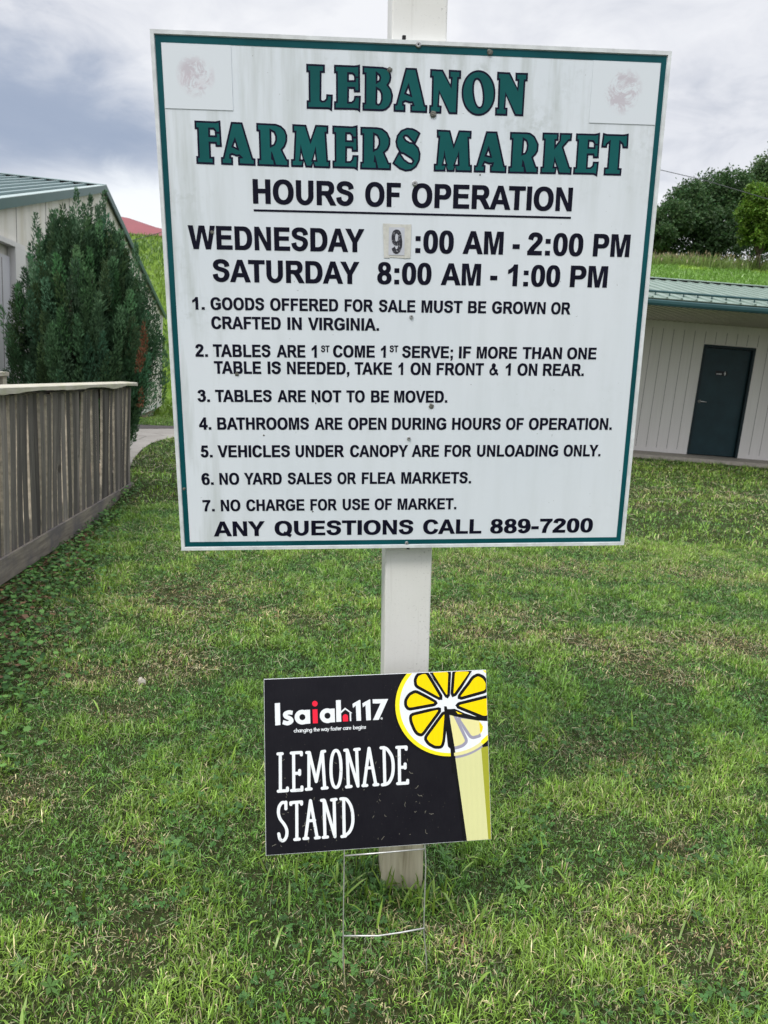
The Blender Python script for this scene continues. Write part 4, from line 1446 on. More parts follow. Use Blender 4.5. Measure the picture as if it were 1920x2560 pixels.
b = MB()
for sgn in (-1, 1):
    b.obox((WX0 - 0.7, RIDGE_Y, RZ + 0.05), (WX1 - WX0 + 1.4, 0, 0), (0, sgn * 0.16, -PS * 0.16), (0, 0, 0.012))
b.build('ridge_cap', M_ROOFG, roof)
b = MB()
for sgn in (-1,):
    b.box(WX0 - 0.6, WX1 + 0.6, RIDGE_Y - 0.13, RIDGE_Y - 0.115, RZ - 0.02, RZ + 0.020)
b.build('ridge_closure', M_DARK, roof)
# snow rail with its clamps
b = MB()
SYR = EAVE_Y + 0.50
sz_ = EZ + PS * 0.5 + 0.065
b.tube([(WX0 - 0.5, SYR, sz_), (WX1 + 0.5, SYR, sz_)], 0.020, 8)
x = WX0 - 0.4
while x < WX1 + 0.5:
    b.box(x - 0.007, x + 0.007, SYR - 0.012, SYR + 0.006, sz_ - 0.062, sz_ + 0.003)
    x += 0.2286 * 1
b.build('snow_rail', M_TRIMG, roof)
# gable triangles under the roof ends
for xx in (WX0, WX1 - 0.1):
    b = MB()
    b.add([(xx, WY, WT), (xx, BACK - 1.05, WT), (xx, BACK - 1.05, WT + 0.3), (xx, RIDGE_Y, RZ - 0.03), (xx, WY, WT + PS * 2.5)], [(0, 1, 2, 3, 4)])
    b.build('gable_wall', M_WALL, bR)
# door, recessed in its steel frame
b = MB()
fw_, fd = 0.050, 0.10
b.box(DX0 + 0.0, DX0 + fw_, WY - 0.012, WY + fd, WB + 0.004, DT)
b.box(DX1 - fw_, DX1, WY - 0.012, WY + fd, WB + 0.004, DT)
b.box(DX0 + fw_, DX1 - fw_, WY - 0.012, WY + fd, DT - fw_, DT)
b.build('door_frame', M_DOORF, bR, bevel=0.003)
b = MB()
b.box(DX0 + fw_ + 0.004, DX1 - fw_ - 0.004, WY + 0.055, WY + 0.098, WB + 0.014, DT - fw_ - 0.004)
door = b.build('door', M_DOOR, bR)
hx = DX0 + 0.125
hp = at_y(1748, 1003, 14.30)
b = MB()
b.tube([(hp[0], WY + 0.0545, hp[2]), (hp[0], WY + 0.040, hp[2])], 0.032, 14)
b.tube([(hp[0], WY + 0.040, hp[2]), (hp[0], WY + 0.0, hp[2])], 0.011, 10)
b.tube([(hp[0] - 0.01, WY + 0.0, hp[2]), (hp[0] + 0.125, WY + 0.002, hp[2] - 0.004)], [0.013, 0.010], 10)
b.build('handle', M_STEEL, door, smooth=True)
p0, p1 = at_y(1790, 927, 14.3), at_y(1818, 938, 14.3)
b = MB()
b.box(p0[0], p0[0] + 0.225, WY + 0.047, WY + 0.0545, p0[2] - 0.085, p0[2] + 0.0)
plate = b.build('door_sign', M_BLACK, door)
V, F = word_mesh('WOMEN', 0, 0.10, 0, 0.022)
V = [(p0[0] + 0.015 + p[0], WY + 0.0464, p0[2] - 0.066 - p[1]) for p in V]
mesh_obj('lettering', V, F, M_WHITE, plate)
b = MB()
cx = p0[0] + 0.180
figure = [sup(0, 0.074, 0.0085, 0.0085, 14, 2.0), [(-0.008, 0.063), (0.008, 0.063), (0.020, 0.036), (0.014, 0.034), (0.009, 0.046), (0.016, 0.026), (0.007, 0.026), (0.007, 0.006), (0.001, 0.006), (0.001, 0.026), (-0.001, 0.026), (-0.001, 0.006), (-0.007, 0.006), (-0.007, 0.026), (-0.016, 0.026), (-0.009, 0.046), (-0.014, 0.034), (-0.020, 0.036)]]
V, F, _ = paint([(c, 0) for c in figure])
mesh_obj('pictogram', [(cx + p[0], WY + 0.0464, p0[2] - 0.083 + p[1]) for p in V], F, M_WHITE, plate)

# ================================================================== BUILDING ON THE LEFT
q = Mat('stained_siding', rough=0.75)
v = q.coord('Object')
c = q.ramp(q.noise(v, 0.8, 4, 0.6), [(0.3, (0.62, 0.60, 0.55)), (0.7, (0.73, 0.71, 0.67))])
st_ = q.noise(q.coord('Object', (2.6, 2.6, 0.16)), 1.6, 5, 0.65)
c = q.mix(q.ramp(st_, [(0.46, 0.0), (0.72, 0.55)]), c, (0.40, 0.36, 0.24))
c = q.mix(q.ramp(q.noise(q.coord('Object', (1, 1, 0.5)), 2.2, 5, 0.7), [(0.55, 0.0), (0.75, 0.45)]), c, (0.28, 0.27, 0.26))
q.color(c)
M_WALL2 = q.m
M_BOARD = simple('white_board', (0.64, 0.63, 0.62), 0.6, 0, 0.06, 3)
M_ROOFB = simple('roof_metal_bluegreen', (0.17, 0.235, 0.235), 0.38, 0, 0.08, 2)
FAR = 1.25
K = np.array([-5.459 * FAR, 17.198 * FAR, EYE - 1.48 * FAR])
th = R(-80.512)
wd = np.array([math.cos(th), math.sin(th), 0])        # along the gable wall, towards the camera
wn_ = np.array([wd[1], -wd[0], 0])                    # into the building
if wn_[0] > 0:
    wn_ = -wn_
HW, PITCHL = 5.998 * FAR, 0.2412
EZL = 0.83 * FAR + EYE
bL = empty('gable_building', 'long white building, its gable end under a green metal roof behind the juniper', 'building', tuple(K + wd * HW))
org = K + wd * HW


def bl(s, t, z):
    """s along the gable from its middle (towards camera +), t into the building, z up"""
    p = K + wd * (s + HW) + wn_ * t - org
    return (p[0], p[1], z - org[2])


def lbox(mb, s0, s1, t0, t1, z0, z1, mi=0):
    v = [bl(s, t, z) for z in (z0, z1) for t in (t0, t1) for s in (s0, s1)]
    mb.add(v, [(0, 2, 3, 1), (4, 5, 7, 6), (0, 1, 5, 4), (2, 6, 7, 3), (0, 4, 6, 2), (1, 3, 7, 5)], mi)


DEPTH = 14.0
FB = EYE - 1.335 * FAR                                     # top of the block footing
rz = lambda s: EZL + PITCHL * (HW - abs(s))
b = MB()
prof = [(-HW, FB), (HW, FB), (HW, rz(HW) - 0.075), (0, rz(0) - 0.075), (-HW, rz(HW) - 0.075)]
v = [bl(s, 0.05, z) for s, z in prof] + [bl(s, DEPTH, z) for s, z in prof]
b.add(v, [(0, 1, 2, 3, 4), (9, 8, 7, 6, 5), (0, 5, 6, 1), (1, 6, 7, 2), (4, 3, 8, 9), (2, 7, 8, 3), (0, 4, 9, 5)])
s = -HW + 1.22
while s < HW:
    lbox(b, s - 0.006, s + 0.006, 0.046, 0.0495, FB, rz(s) - 0.08, 1)
    s += 1.22
# corner board and foot trim on the far corner
lbox(b, -HW - 0.02, -HW + 0.10, 0.020, 0.044, FB + 0.02, rz(HW) - 0.13, 2)
lbox(b, -HW - 0.02, HW, 0.010, 0.018, FB - 0.02, FB + 0.10, 2)
b.build('wall', [M_WALL2, M_GROOVE, M_BOARD], bL)
b = MB()
lbox(b, -HW + 0.12, HW, 0.08, DEPTH - 0.05, -0.3, FB - 0.003)
b.build('foundation', simple('block_footing', (0.27, 0.22, 0.17), 0.9, 0, 0.25, 10), bL)
# roof
b = MB()
OV = 0.0
EX = 0.45
for sgn in (1, -1):
    e0, r0_ = np.array(bl(sgn * (HW + EX), -OV, rz(HW) - PITCHL * EX - 0.06)), np.array(bl(0, -OV, rz(0) - 0.06))
    run = wn_ * (DEPTH + 2 * OV)
    up = np.array([0, 0, 0.02])
    b.obox(e0, r0_ - e0, run, up)
    sl = r0_ - e0
    nn = np.cross(sl, run)
    nn = nn / np.linalg.norm(nn)
    if nn[2] < 0:
        nn = -nn
    t = 0.06
    while t < DEPTH:
        a0 = e0 + wn_ * t + nn * 0.022
        b.obox(a0, sl * 0.998, wn_ * 0.05, nn * 0.028)
        t += 0.2286
roofL = b.build('roof', M_ROOFB, bL)
b = MB()
for sgn in (1, -1):
    e0, r0_ = np.array(bl(sgn * 0.17, -OV - 0.02, rz(0.17) - 0.002)), np.array(bl(0, -OV - 0.02, rz(0) - 0.002))
    b.obox(e0, r0_ - e0, wn_ * (DEPTH + 2 * OV + 0.04), np.array([0, 0, 0.012]))
b.build('ridge_cap', M_ROOFB, roofL)
b = MB()
t = 0.125
while t < DEPTH:
    a0 = np.array(bl(0.135, t, rz(0.135) - 0.039))
    b.obox(a0, wn_ * 0.17, np.array(bl(0.125, t, 0)) - np.array(bl(0.135, t, 0)), np.array([0, 0, 0.036]))
    t += 0.2286
b.build('ridge_closure', M_DARK, roofL)
M_RAKE = simple('rake_metal_bluegreen', (0.045, 0.10, 0.105), 0.38, 0, 0.1, 2)
# rake trim on the gable edge: a deep green fascia with a turned-over top flange
b = MB()
for sgn in (1, -1):
    e0, r0_ = np.array(bl(sgn * (HW + EX), -OV - 0.025, rz(HW) - PITCHL * EX - 0.125)), np.array(bl(0, -OV - 0.025, rz(0) - 0.125))
    b.obox(e0, r0_ - e0, wn_ * 0.022, np.array([0, 0, 0.115]), 0)
    e1, r1_ = e0 + np.array([0, 0, 0.1165]), r0_ + np.array([0, 0, 0.1165])
    b.obox(e1, r1_ - e1, wn_ * 0.11, np.array([0, 0, 0.008]), 1)
b.build('rake_trim', [M_RAKE, simple('flange_light', (0.30, 0.37, 0.36), 0.4), M_RAKE], bL)


def wall_s(u, vv, t=0.0):
    """where a sight line meets the gable wall -> s along it, z"""
    n = wn_
    d = ray(u, vv)
    p0 = K + wn_ * t - np.array([0, 0, EYE])
    p = d * ((n @ p0) / (n @ d))
    return (p - np.array([K[0], K[1], 0])) @ wd - HW, p[2] + EYE


# door opening with white posts beside it, and a header beam
sa, za = wall_s(29, 617)
sb, zb = wall_s(42, 620)
sc_, zc_ = wall_s(53, 622)
b = MB()
lbox(b, sc_, sa + 0.02, -0.05, 0.044, FB - 0.003, za)
lbox(b, sc_, sa + 1.5, -0.05, 0.044, za + 0.001, za + 0.06)
b.build('door_post', M_BOARD, bL)
b = MB()
lbox(b, sa + 0.03, sa + 1.15, 0.015, 0.043, FB - 0.003, za - 0.12)
drL = b.build('door', simple('door_offwhite', (0.56, 0.56, 0.60), 0.55, 0, 0.05, 3), bL)
b = MB()
for ss in (sa + 0.30, sa + 0.58, sa + 0.86):
    lbox(b, ss, ss + 0.012, 0.011, 0.0145, FB + 0.05, za - 0.16)
b.build('door_groove', M_GROOVE, drL)
b = MB()
sw, zw = wall_s(60, 630)
lbox(b, sw - 1.9, sw - 0.05, 0.018, 0.043, 1.0, zw - 0.03)
b.build('window_panel', simple('boarded_window', (0.40, 0.39, 0.39), 0.6, 0, 0.1, 3), bL)
b = MB()
lbox(b, sw - 2.0, sw + 0.02, -0.010, 0.043, zw - 0.028, zw + 0.02)
b.build('window_head', M_BOARD, bL)

# ================================================================== RAILINGS
q = Mat('weathered_wood', rough=0.85)
v = q.coord('Object')
g1 = q.noise(q.coord('Object', (38, 38, 1.6)), 1.0, 6, 0.7, 0.5)
g2 = q.noise(v, 2.6, 5, 0.65)
oi = q.n('ShaderNodeObjectInfo')
c = q.ramp(g1, [(0.25, (0.028, 0.025, 0.022)), (0.5, (0.098, 0.088, 0.078)), (0.78, (0.225, 0.203, 0.175))])
c = q.mix(q.ramp(g2, [(0.40, 0.0), (0.70, 0.7)]), c, (0.070, 0.062, 0.060))
tone = q.ramp(oi.outputs['Random'], [(0.0, 0.50), (0.35, 0.8), (0.7, 1.15), (1.0, 1.7)])
c = q.mix(1.0, c, tone, 'MULTIPLY')
kn = q.ramp(q.noise(q.coord('Object', (9, 9, 5)), 1.0, 2), [(0.72, 0.0), (0.78, 0.8)])
c = q.mix(kn, c, (0.03, 0.025, 0.02))
q.color(c)
q.bump(g1, 0.5, 0.004)
M_WOOD = q.m
q = Mat('weathered_board', rough=0.85)
v = q.coord('Object')
g1 = q.noise(q.coord('Object', (30, 1.4, 40)), 1.0, 6, 0.7, 0.5)
c = q.ramp(g1, [(0.25, (0.07, 0.060, 0.050)), (0.5, (0.16, 0.14, 0.115)), (0.78, (0.27, 0.24, 0.19))])
c = q.mix(q.ramp(q.noise(q.coord('Object', (1, 1, 1)), 3.2, 5, 0.7), [(0.45, 0.0), (0.62, 0.75)]), c, (0.085, 0.078, 0.085))
q.color(c)
q.bump(g1, 0.4, 0.003)
M_WBOARD = q.m
q = Mat('weathered_cap', rough=0.85)
v = q.coord('Object')
g1 = q.noise(q.coord('Object', (40, 1.6, 40)), 1.0, 6, 0.7, 0.4)
c = q.ramp(g1, [(0.25, (0.25, 0.235, 0.19)), (0.5, (0.40, 0.38, 0.32)), (0.8, (0.52, 0.50, 0.44))])
c = q.mix(q.ramp(q.noise(v, 6, 4), [(0.5, 0.0), (0.72, 0.6)]), c, (0.30, 0.32, 0.16))
q.color(c)
q.bump(g1, 0.4, 0.003)
M_WCAP = q.m

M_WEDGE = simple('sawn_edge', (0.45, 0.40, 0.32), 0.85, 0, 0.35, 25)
FP = np.array([-2.811, 7.74])
fdir = np.array([0.101, -1.0])
fdir /= np.linalg.norm(fdir)
fn = np.array([fdir[1], -fdir[0]])            # sideways
if fn[0] > 0:
    fn = -fn                                  # away from the lawn
FTOP0, FTOPS = -0.385 + EYE, 0.0215           # rail top at the far end and its rise towards the camera
fbase = np.array([FP[0], FP[1], float(gz(FP[0], FP[1]))])
rail = empty('deck_railing', 'weathered grey picket railing, its long side running along the lawn', 'railing', tuple(fbase), 'wooden deck railings')


def fp(s, t, z):
    p = FP + fdir * s + fn * t
    return (p[0] - fbase[0], p[1] - fbase[1], z - fbase[2])


def fbox(mb, s0, s1, t0, t1, z0a, z1a, z0b, z1b, mi=0):
    v = [fp(s0, t0, z0a), fp(s1, t0, z0b), fp(s0, t1, z0a), fp(s1, t1, z0b), fp(s0, t0, z1a), fp(s1, t0, z1b), fp(s0, t1, z1a), fp(s1, t1, z1b)]
    mb.add(v, [(0, 2, 3, 1), (4, 5, 7, 6), (0, 1, 5, 4), (2, 6, 7, 3), (0, 4, 6, 2), (1, 3, 7, 5)], mi)


ft = lambda s: FTOP0 + FTOPS * s
botl = lambda s: 0.155 + 0.0165 * s           # foot of the pickets
LEN = 5.6
rr = random.Random(11)
s = 0.02
pk = 0
while s < LEN:
    w = 0.090 + rr.uniform(-0.004, 0.003)
    lean = rr.uniform(-0.010, 0.010)
    dz = rr.uniform(-0.02, 0.012)
    cup = rr.uniform(-0.010, 0.014)
    off = rr.uniform(0, 0.005)
    zt, zb = ft(s) - 0.055 + min(dz, 0), botl(s) - 0.02
    V, F = [], []
    NL, NW = 6, 3
    for side in (0, 1):
        for i in range(NL):
            f_ = i / (NL - 1)
            for j in range(NW):
                g_ = j / (NW - 1)
                bow = 1.4 * cup * (2 * g_ - 1) ** 2 + 0.007 * math.sin(f_ * 3.1 + pk)
                V.append(fp(s + g_ * w + lean * f_ + rr.uniform(-0.0012, 0.0012), -0.024 - off + side * 0.020 + bow, zb + (zt - zb) * f_))
    o0 = NL * NW
    for i in range(NL - 1):
        for j in range(NW - 1):
            a = i * NW + j
            F.append((a, a + 1, a + NW + 1, a + NW))
            F.append((o0 + a, o0 + a + NW, o0 + a + NW + 1, o0 + a + 1))
    for i in range(NL - 1):
        a, c_ = i * NW, i * NW + NW - 1
        F.append((a, a + NW, o0 + a + NW, o0 + a))
        F.append((c_, o0 + c_, o0 + c_ + NW, c_ + NW))
    for j in range(NW - 1):
        a = j
        F.append((a, o0 + a, o0 + a + 1, a + 1))
        a = (NL - 1) * NW + j
        F.append((a, a + 1, o0 + a + 1, o0 + a))
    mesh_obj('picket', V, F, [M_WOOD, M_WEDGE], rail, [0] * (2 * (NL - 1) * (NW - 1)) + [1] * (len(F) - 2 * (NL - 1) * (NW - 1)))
    s += w + rr.choice([0.016, 0.020, 0.026, 0.032, 0.014])
    pk += 1
# cap rail with a wavy worn lower edge
V, F = [], []
N = 80
rr = random.Random(4)
for i in range(N + 1):
    s = -0.06 + (LEN + 0.06) * i / N
    wv = 0.012 * math.sin(s * 5.2 + 0.5) * (0.6 + 0.4 * math.sin(s * 2.1)) + rr.uniform(-0.003, 0.003)
    zt = ft(s)
    for (t, z) in ((-0.075, zt - 0.006), (-0.062, zt), (0.085, zt), (0.09, zt - 0.038), (-0.075, zt - 0.036 + wv)):
        V.append(fp(s, t, z))
for i in range(N):
    for j in range(5):
        F.append((i * 5 + j, i * 5 + (j + 1) % 5, (i + 1) * 5 + (j + 1) % 5, (i + 1) * 5 + j))
F += [(0, 1, 2, 3, 4), tuple(N * 5 + k for k in (4, 3, 2, 1, 0))]
mesh_obj('cap_rail', V, F, M_WCAP, rail)
b = MB()
NS = 14
for i in range(NS):
    s0, s1 = 0.0 + LEN * i / NS, LEN * (i + 1) / NS
    fbox(b, s0, s1, -0.052, -0.030, botl(s0) - 0.165, botl(s0), botl(s1) - 0.165, botl(s1))
b.build('bottom_board', M_WBOARD, rail)
b = MB()
fbox(b, 0, LEN, 0.0, 0.04, ft(0) - 0.14, ft(0) - 0.05, ft(LEN) - 0.14, ft(LEN) - 0.05)
fbox(b, 0, LEN, 0.0, 0.04, botl(0) + 0.10, botl(0) + 0.19, botl(LEN) + 0.10, botl(LEN) + 0.19)
b.build('back_rail', M_WBOARD, rail)
for s in (0.08, 1.9, 3.7, 5.4):
    b = MB()
    fbox(b, s, s + 0.09, 0.042, 0.132, -0.1, ft(s) - 0.048, -0.1, ft(s) - 0.048)
    b.build('post', M_WOOD, rail)
# the deck behind it
b = MB()
dk = empty('wooden_deck', 'low brown plank deck glimpsed through gaps of the picket railing', 'deck', tuple(fbase))
for i in range(40):
    s0 = -0.05 + i * 0.142
    fbox(b, s0, s0 + 0.136, 0.14, 1.02, 0.30, 0.335, 0.30, 0.335)
b.build('plank', simple('deck_plank', (0.30, 0.22, 0.14), 0.8, 0, 0.25, 6), dk)
b = MB()
fbox(b, -0.05, 5.6, 0.142, 0.18, 0.02, 0.296, 0.02, 0.296)
b.build('rim_joist', M_WBOARD, dk)
# second railing on the far side of the deck
e2 = at_y(23, 930, 7.0)
r2 = empty('deck_railing', 'short grey railing end with flat cap, behind the long picket railing', 'railing', (e2[0], e2[1], 0.2), 'wooden deck railings')


def rp(mb, s0, s1, t0, t1, z0, z1):
    c = np.array([0, 0, 0.0]) + np.array([*(fdir * s0 + fn * t0), 0])
    mb.obox((c[0], c[1], z0 - 0.2), (*(fdir * (s1 - s0)), 0), (*(fn * (t1 - t0)), 0), (0, 0, z1 - z0))


b = MB()
rp(b, 0, 3.6, 0, 0.14, e2[2] - 0.036, e2[2])
b.build('cap_rail', M_WCAP, r2)
b = MB()
rp(b, 0.01, 0.10, 0.02, 0.11, 0.1, e2[2] - 0.038)
b.build('post', M_WCAP, r2)
for k in range(20):
    b = MB()
    rp(b, 0.14 + k * 0.155, 0.14 + k * 0.155 + 0.138, 0.03, 0.05, 0.3, e2[2] - 0.039)
    b.build('picket', M_WOOD, r2)

# ================================================================== FOLIAGE
def leaf_mesh(name, P, D, S, L, Wd, Cc, mat, parent=None, seg=1, curl=None):
    """many leaves at once: P base, D direction, S sideways (unit), L length, Wd width, Cc colour rgb"""
    n = len(P)
    P, D, S = np.asarray(P), np.asarray(D), np.asarray(S)
    L, Wd = np.asarray(L)[:, None], np.asarray(Wd)[:, None]
    if seg == 1:      # diamond leaf
        tip = P + D * L
        mid = P + D * L * 0.45
        vv = np.stack([P, mid + S * Wd * 0.5, tip, mid - S * Wd * 0.5], 1).reshape(-1, 3)
        nv, loops = 4, np.array([0, 1, 2, 3])
        nf, per = 1, [4]
    else:             # blade: quad, quad, tip triangle, bending over by curl
        up = np.array([0, 0, 1.0])
        c = np.asarray(curl)[:, None]
        p1 = P + D * L * 0.40
        d2 = D - up * c * 0.5
        d2 /= np.linalg.norm(d2, axis=1)[:, None]
        p2 = p1 + d2 * L * 0.35
        d3 = d2 - up * c * 0.8
        d3 /= np.linalg.norm(d3, axis=1)[:, None]
        p3 = p2 + d3 * L * 0.30
        vv = np.stack([P - S * Wd * .35, P + S * Wd * .35, p1 + S * Wd * .5, p1 - S * Wd * .5, p2 + S * Wd * .40, p2 - S * Wd * .40, p3], 1).reshape(-1, 3)
        nv, loops = 7, np.array([0, 1, 2, 3, 3, 2, 4, 5, 5, 4, 6])
        nf, per = 3, [4, 4, 3]
    me = bpy.data.meshes.new(name)
    me.vertices.add(n * nv)
    me.vertices.foreach_set('co', vv.astype(np.float32).ravel())
    nl = len(loops)
    me.loops.add(n * nl)
    me.loops.foreach_set('vertex_index', (np.arange(n)[:, None] * nv + loops[None]).astype(np.int32).ravel())
    me.polygons.add(n * nf)
    st = np.concatenate([[0], np.cumsum(per)[:-1]])
    me.polygons.foreach_set('loop_start', (np.arange(n)[:, None] * nl + st[None]).astype(np.int32).ravel())
    me.update(calc_edges=True)
    ca = me.color_attributes.new('Col', 'FLOAT_COLOR', 'POINT')
    cc = np.ones((n * nv, 4), np.float32)
    cc[:, :3] = np.repeat(np.asarray(Cc, np.float32), nv, 0)
    ca.data.foreach_set('color', cc.ravel())
    me.materials.append(mat)
    o = link(bpy.data.objects.new(name, me))
    if parent:
        o.parent = parent
    return o


def leaf_mat(name, rough=0.55, trans=0.35, spec=0.25):
    q = Mat(name, rough=rough, spec=spec)
    a = q.n('ShaderNodeVertexColor', layer_name='Col')
    q.color(a.outputs[0])
    tr = q.n('ShaderNodeBsdfTranslucent')
    q.l(a.outputs[0], tr.inputs[0])
    mx = q.n('ShaderNodeMixShader')
    mx.inputs[0].default_value = trans
    q.l(q.b.outputs[0], mx.inputs[1])
    q.l(tr.outputs[0], mx.inputs[2])
    out = q.t.nodes['Material Output']
    q.l(mx.outputs[0], out.inputs[0])
    return q.m


M_LEAF = leaf_mat('leaf_green')
M_NEEDLE = leaf_mat('juniper_needles', 0.7, 0.15, 0.15)
M_GRASS = leaf_mat('grass_blades', 0.38, 0.25, 0.55)
M_BARK = simple('bark', (0.085, 0.065, 0.05), 0.9, 0, 0.35, 9, 0.5)


def unit(v):
    return v / (np.linalg.norm(v, axis=-1, keepdims=True) + 1e-9)


def rdir(n):
    return unit(rng.normal(size=(n, 3)))


def side_of(D):
    return unit(np.cross(D, rdir(len(D))))


# --- juniper against the left building
SY = 8.55
jc = at_y(214, 900, SY)
jbz = float(gz(jc[0], SY))
jun = empty('juniper', 'bushy dark green juniper with pointed tips, behind the picket railing', 'shrub', (jc[0], SY, jbz))
jr_h = np.array([0, 0.25, 0.6, 0.9, 1.25, 1.65, 2.1, 2.4, 2.7, 3.0, 3.25])
jr_r = np.array([.20, .34, .48, .64, .78, .76, .56, .40, .27, .17, .07])
PP, DD, LL, WW, CC = [], [], [], [], []


def plume(p, d, ln, rad, n, col, fine=1.0):
    """an upright pointed tuft of scale-leaf sprays"""
    d = d / np.linalg.norm(d)
    f = rng.random(n) ** 0.9
    a = rng.random(n) * 2 * np.pi
    u = np.cross(d, [0.3, 0.9, 0.1])
    u /= np.linalg.norm(u)
    w = np.cross(d, u)
    prof = np.minimum(1.0, 0.55 + 1.6 * f) * np.clip(1.02 - f, 0, 1) ** 0.62
    r_ = rad * prof * rng.random(n) ** 0.35
    rad_v = np.cos(a)[:, None] * u + np.sin(a)[:, None] * w
    P = p + d * (f * ln)[:, None] + rad_v * r_[:, None]
    D = unit(d * 1.0 + rad_v * 0.5 + rng.normal(size=(n, 3)) * 0.25)
    PP.append(P)
    DD.append(D)
    LL.append(rng.uniform(0.026, 0.055, n) * fine)
    WW.append(rng.uniform(0.008, 0.015, n) * fine)
    k = rng.uniform(0.7, 1.35, n)[:, None]
    CC.append(np.array(col) * k)


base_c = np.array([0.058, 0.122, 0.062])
# inner mass, then the pointed tufts that make its surface
for i in range(420):
    h = rng.uniform(0.05, 2.3)
    a = rng.uniform(0, 2 * np.pi)
    ln = rng.uniform(0.35, 0.55)
    rr_ = np.interp(h + 0.7 * ln, jr_h, jr_r) * rng.random() ** 0.5 * 0.84
    plume(np.array([rr_ * math.cos(a), rr_ * math.sin(a) * 0.8, h]), np.array([0.2 * math.cos(a), 0.2 * math.sin(a), 1.0]), ln, 0.12, 130, base_c * rng.uniform(0.6, 0.9), 1.8)  # inner shade put into the colour: darker than the surface tufts
NT = 330
for i in range(NT):
    h = 0.0 + 2.45 * ((i + rng.random()) / NT)
    a = i * 2.39996 + rng.normal(0, 0.25)
    ln = rng.uniform(0.36, 0.68) * (1.0 if h < 1.9 else 0.8)
    rr_ = np.interp(h + 0.62 * ln, jr_h, jr_r) * rng.uniform(0.80, 0.98)
    p = np.array([rr_ * math.cos(a), rr_ * math.sin(a) * 0.85, h])
    d = np.array([0.16 * math.cos(a), 0.16 * math.sin(a), 1.0]) + rng.normal(size=3) * 0.07
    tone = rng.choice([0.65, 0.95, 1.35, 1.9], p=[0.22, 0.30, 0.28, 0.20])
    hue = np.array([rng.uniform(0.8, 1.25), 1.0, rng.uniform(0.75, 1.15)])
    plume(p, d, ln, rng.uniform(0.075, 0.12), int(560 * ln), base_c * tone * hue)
# separate leaders that make the ragged top and flanks
for u, vv, ln in ((191, 474, 1.1), (227, 490, 1.0), (261, 480, 1.1), (244, 515, 0.9), (208, 512, 1.0), (178, 520, 0.9), (283, 560, 0.9), (305, 594, 0.85), (318, 625, 0.7), (340, 610, 0.8), (89, 534, 1.0), (98, 575, 0.8), (130, 528, 0.95), (122, 566, 0.9), (150, 575, 0.8), (165, 590, 0.8), (360, 690, 0.7), (385, 755, 0.6), (60, 672, 0.8), (48, 705, 0.7), (72, 690, 0.7), (40, 740, 0.6), (20, 815, 0.45), (28, 880, 0.5), (14, 925, 0.3), (395, 790, 0.5), (408, 845, 0.5), (411, 880, 0.4), (408, 930, 0.4), (385, 960, 0.4), (20, 950, 0.4)):
    t = at_y(u, vv, SY + rng.uniform(-0.25, 0.25)) - np.array([jc[0], SY, jbz])
    d = np.array([t[0] * 0.16, t[1] * 0.12, 1.0]) + rng.normal(size=3) * 0.05
    d /= np.linalg.norm(d)
    plume(t - d * ln, d, ln, 0.085, int(620 * ln), base_c * rng.uniform(0.85, 1.6))
cl_ = np.concatenate(CC)
Dn = np.concatenate(DD)
leaf_mesh('foliage', np.concatenate(PP), Dn, side_of(Dn), np.concatenate(LL), np.concatenate(WW), cl_, M_NEEDLE, jun)
# a dead brown streak on its right flank
PP, DD, LL, WW, CC = [], [], [], [], []
for (u, vv) in ((358, 842), (362, 868), (357, 890), (350, 905), (345, 918), (352, 1005)):
    t = at_y(u, vv, SY - 0.55) - np.array([jc[0], SY, jbz])
    plume(t - np.array([0, 0, 0.08]), np.array([0.1, -0.2, 1.0]), 0.22, 0.035, 60, (0.14, 0.062, 0.034))
Dn = np.concatenate(DD)
leaf_mesh('dead_foliage', np.concatenate(PP), Dn, side_of(Dn), np.concatenate(LL), np.concatenate(WW), np.concatenate(CC), M_NEEDLE, jun)['label'] = 'rusty brown dead branch'
b = MB()
for k in range(7):
    a = k * 0.9
    b.tube([(0.05 * math.cos(a), 0.05 * math.sin(a), -0.1), (0.18 * math.cos(a), 0.18 * math.sin(a), 0.8), (0.30 * math.cos(a), 0.26 * math.sin(a), 1.7), (0.22 * math.cos(a), 0.22 * math.sin(a), 2.5)], [0.045, 0.035, 0.022, 0.008], 7)
b.build('stem', M_BARK, jun, smooth=True)


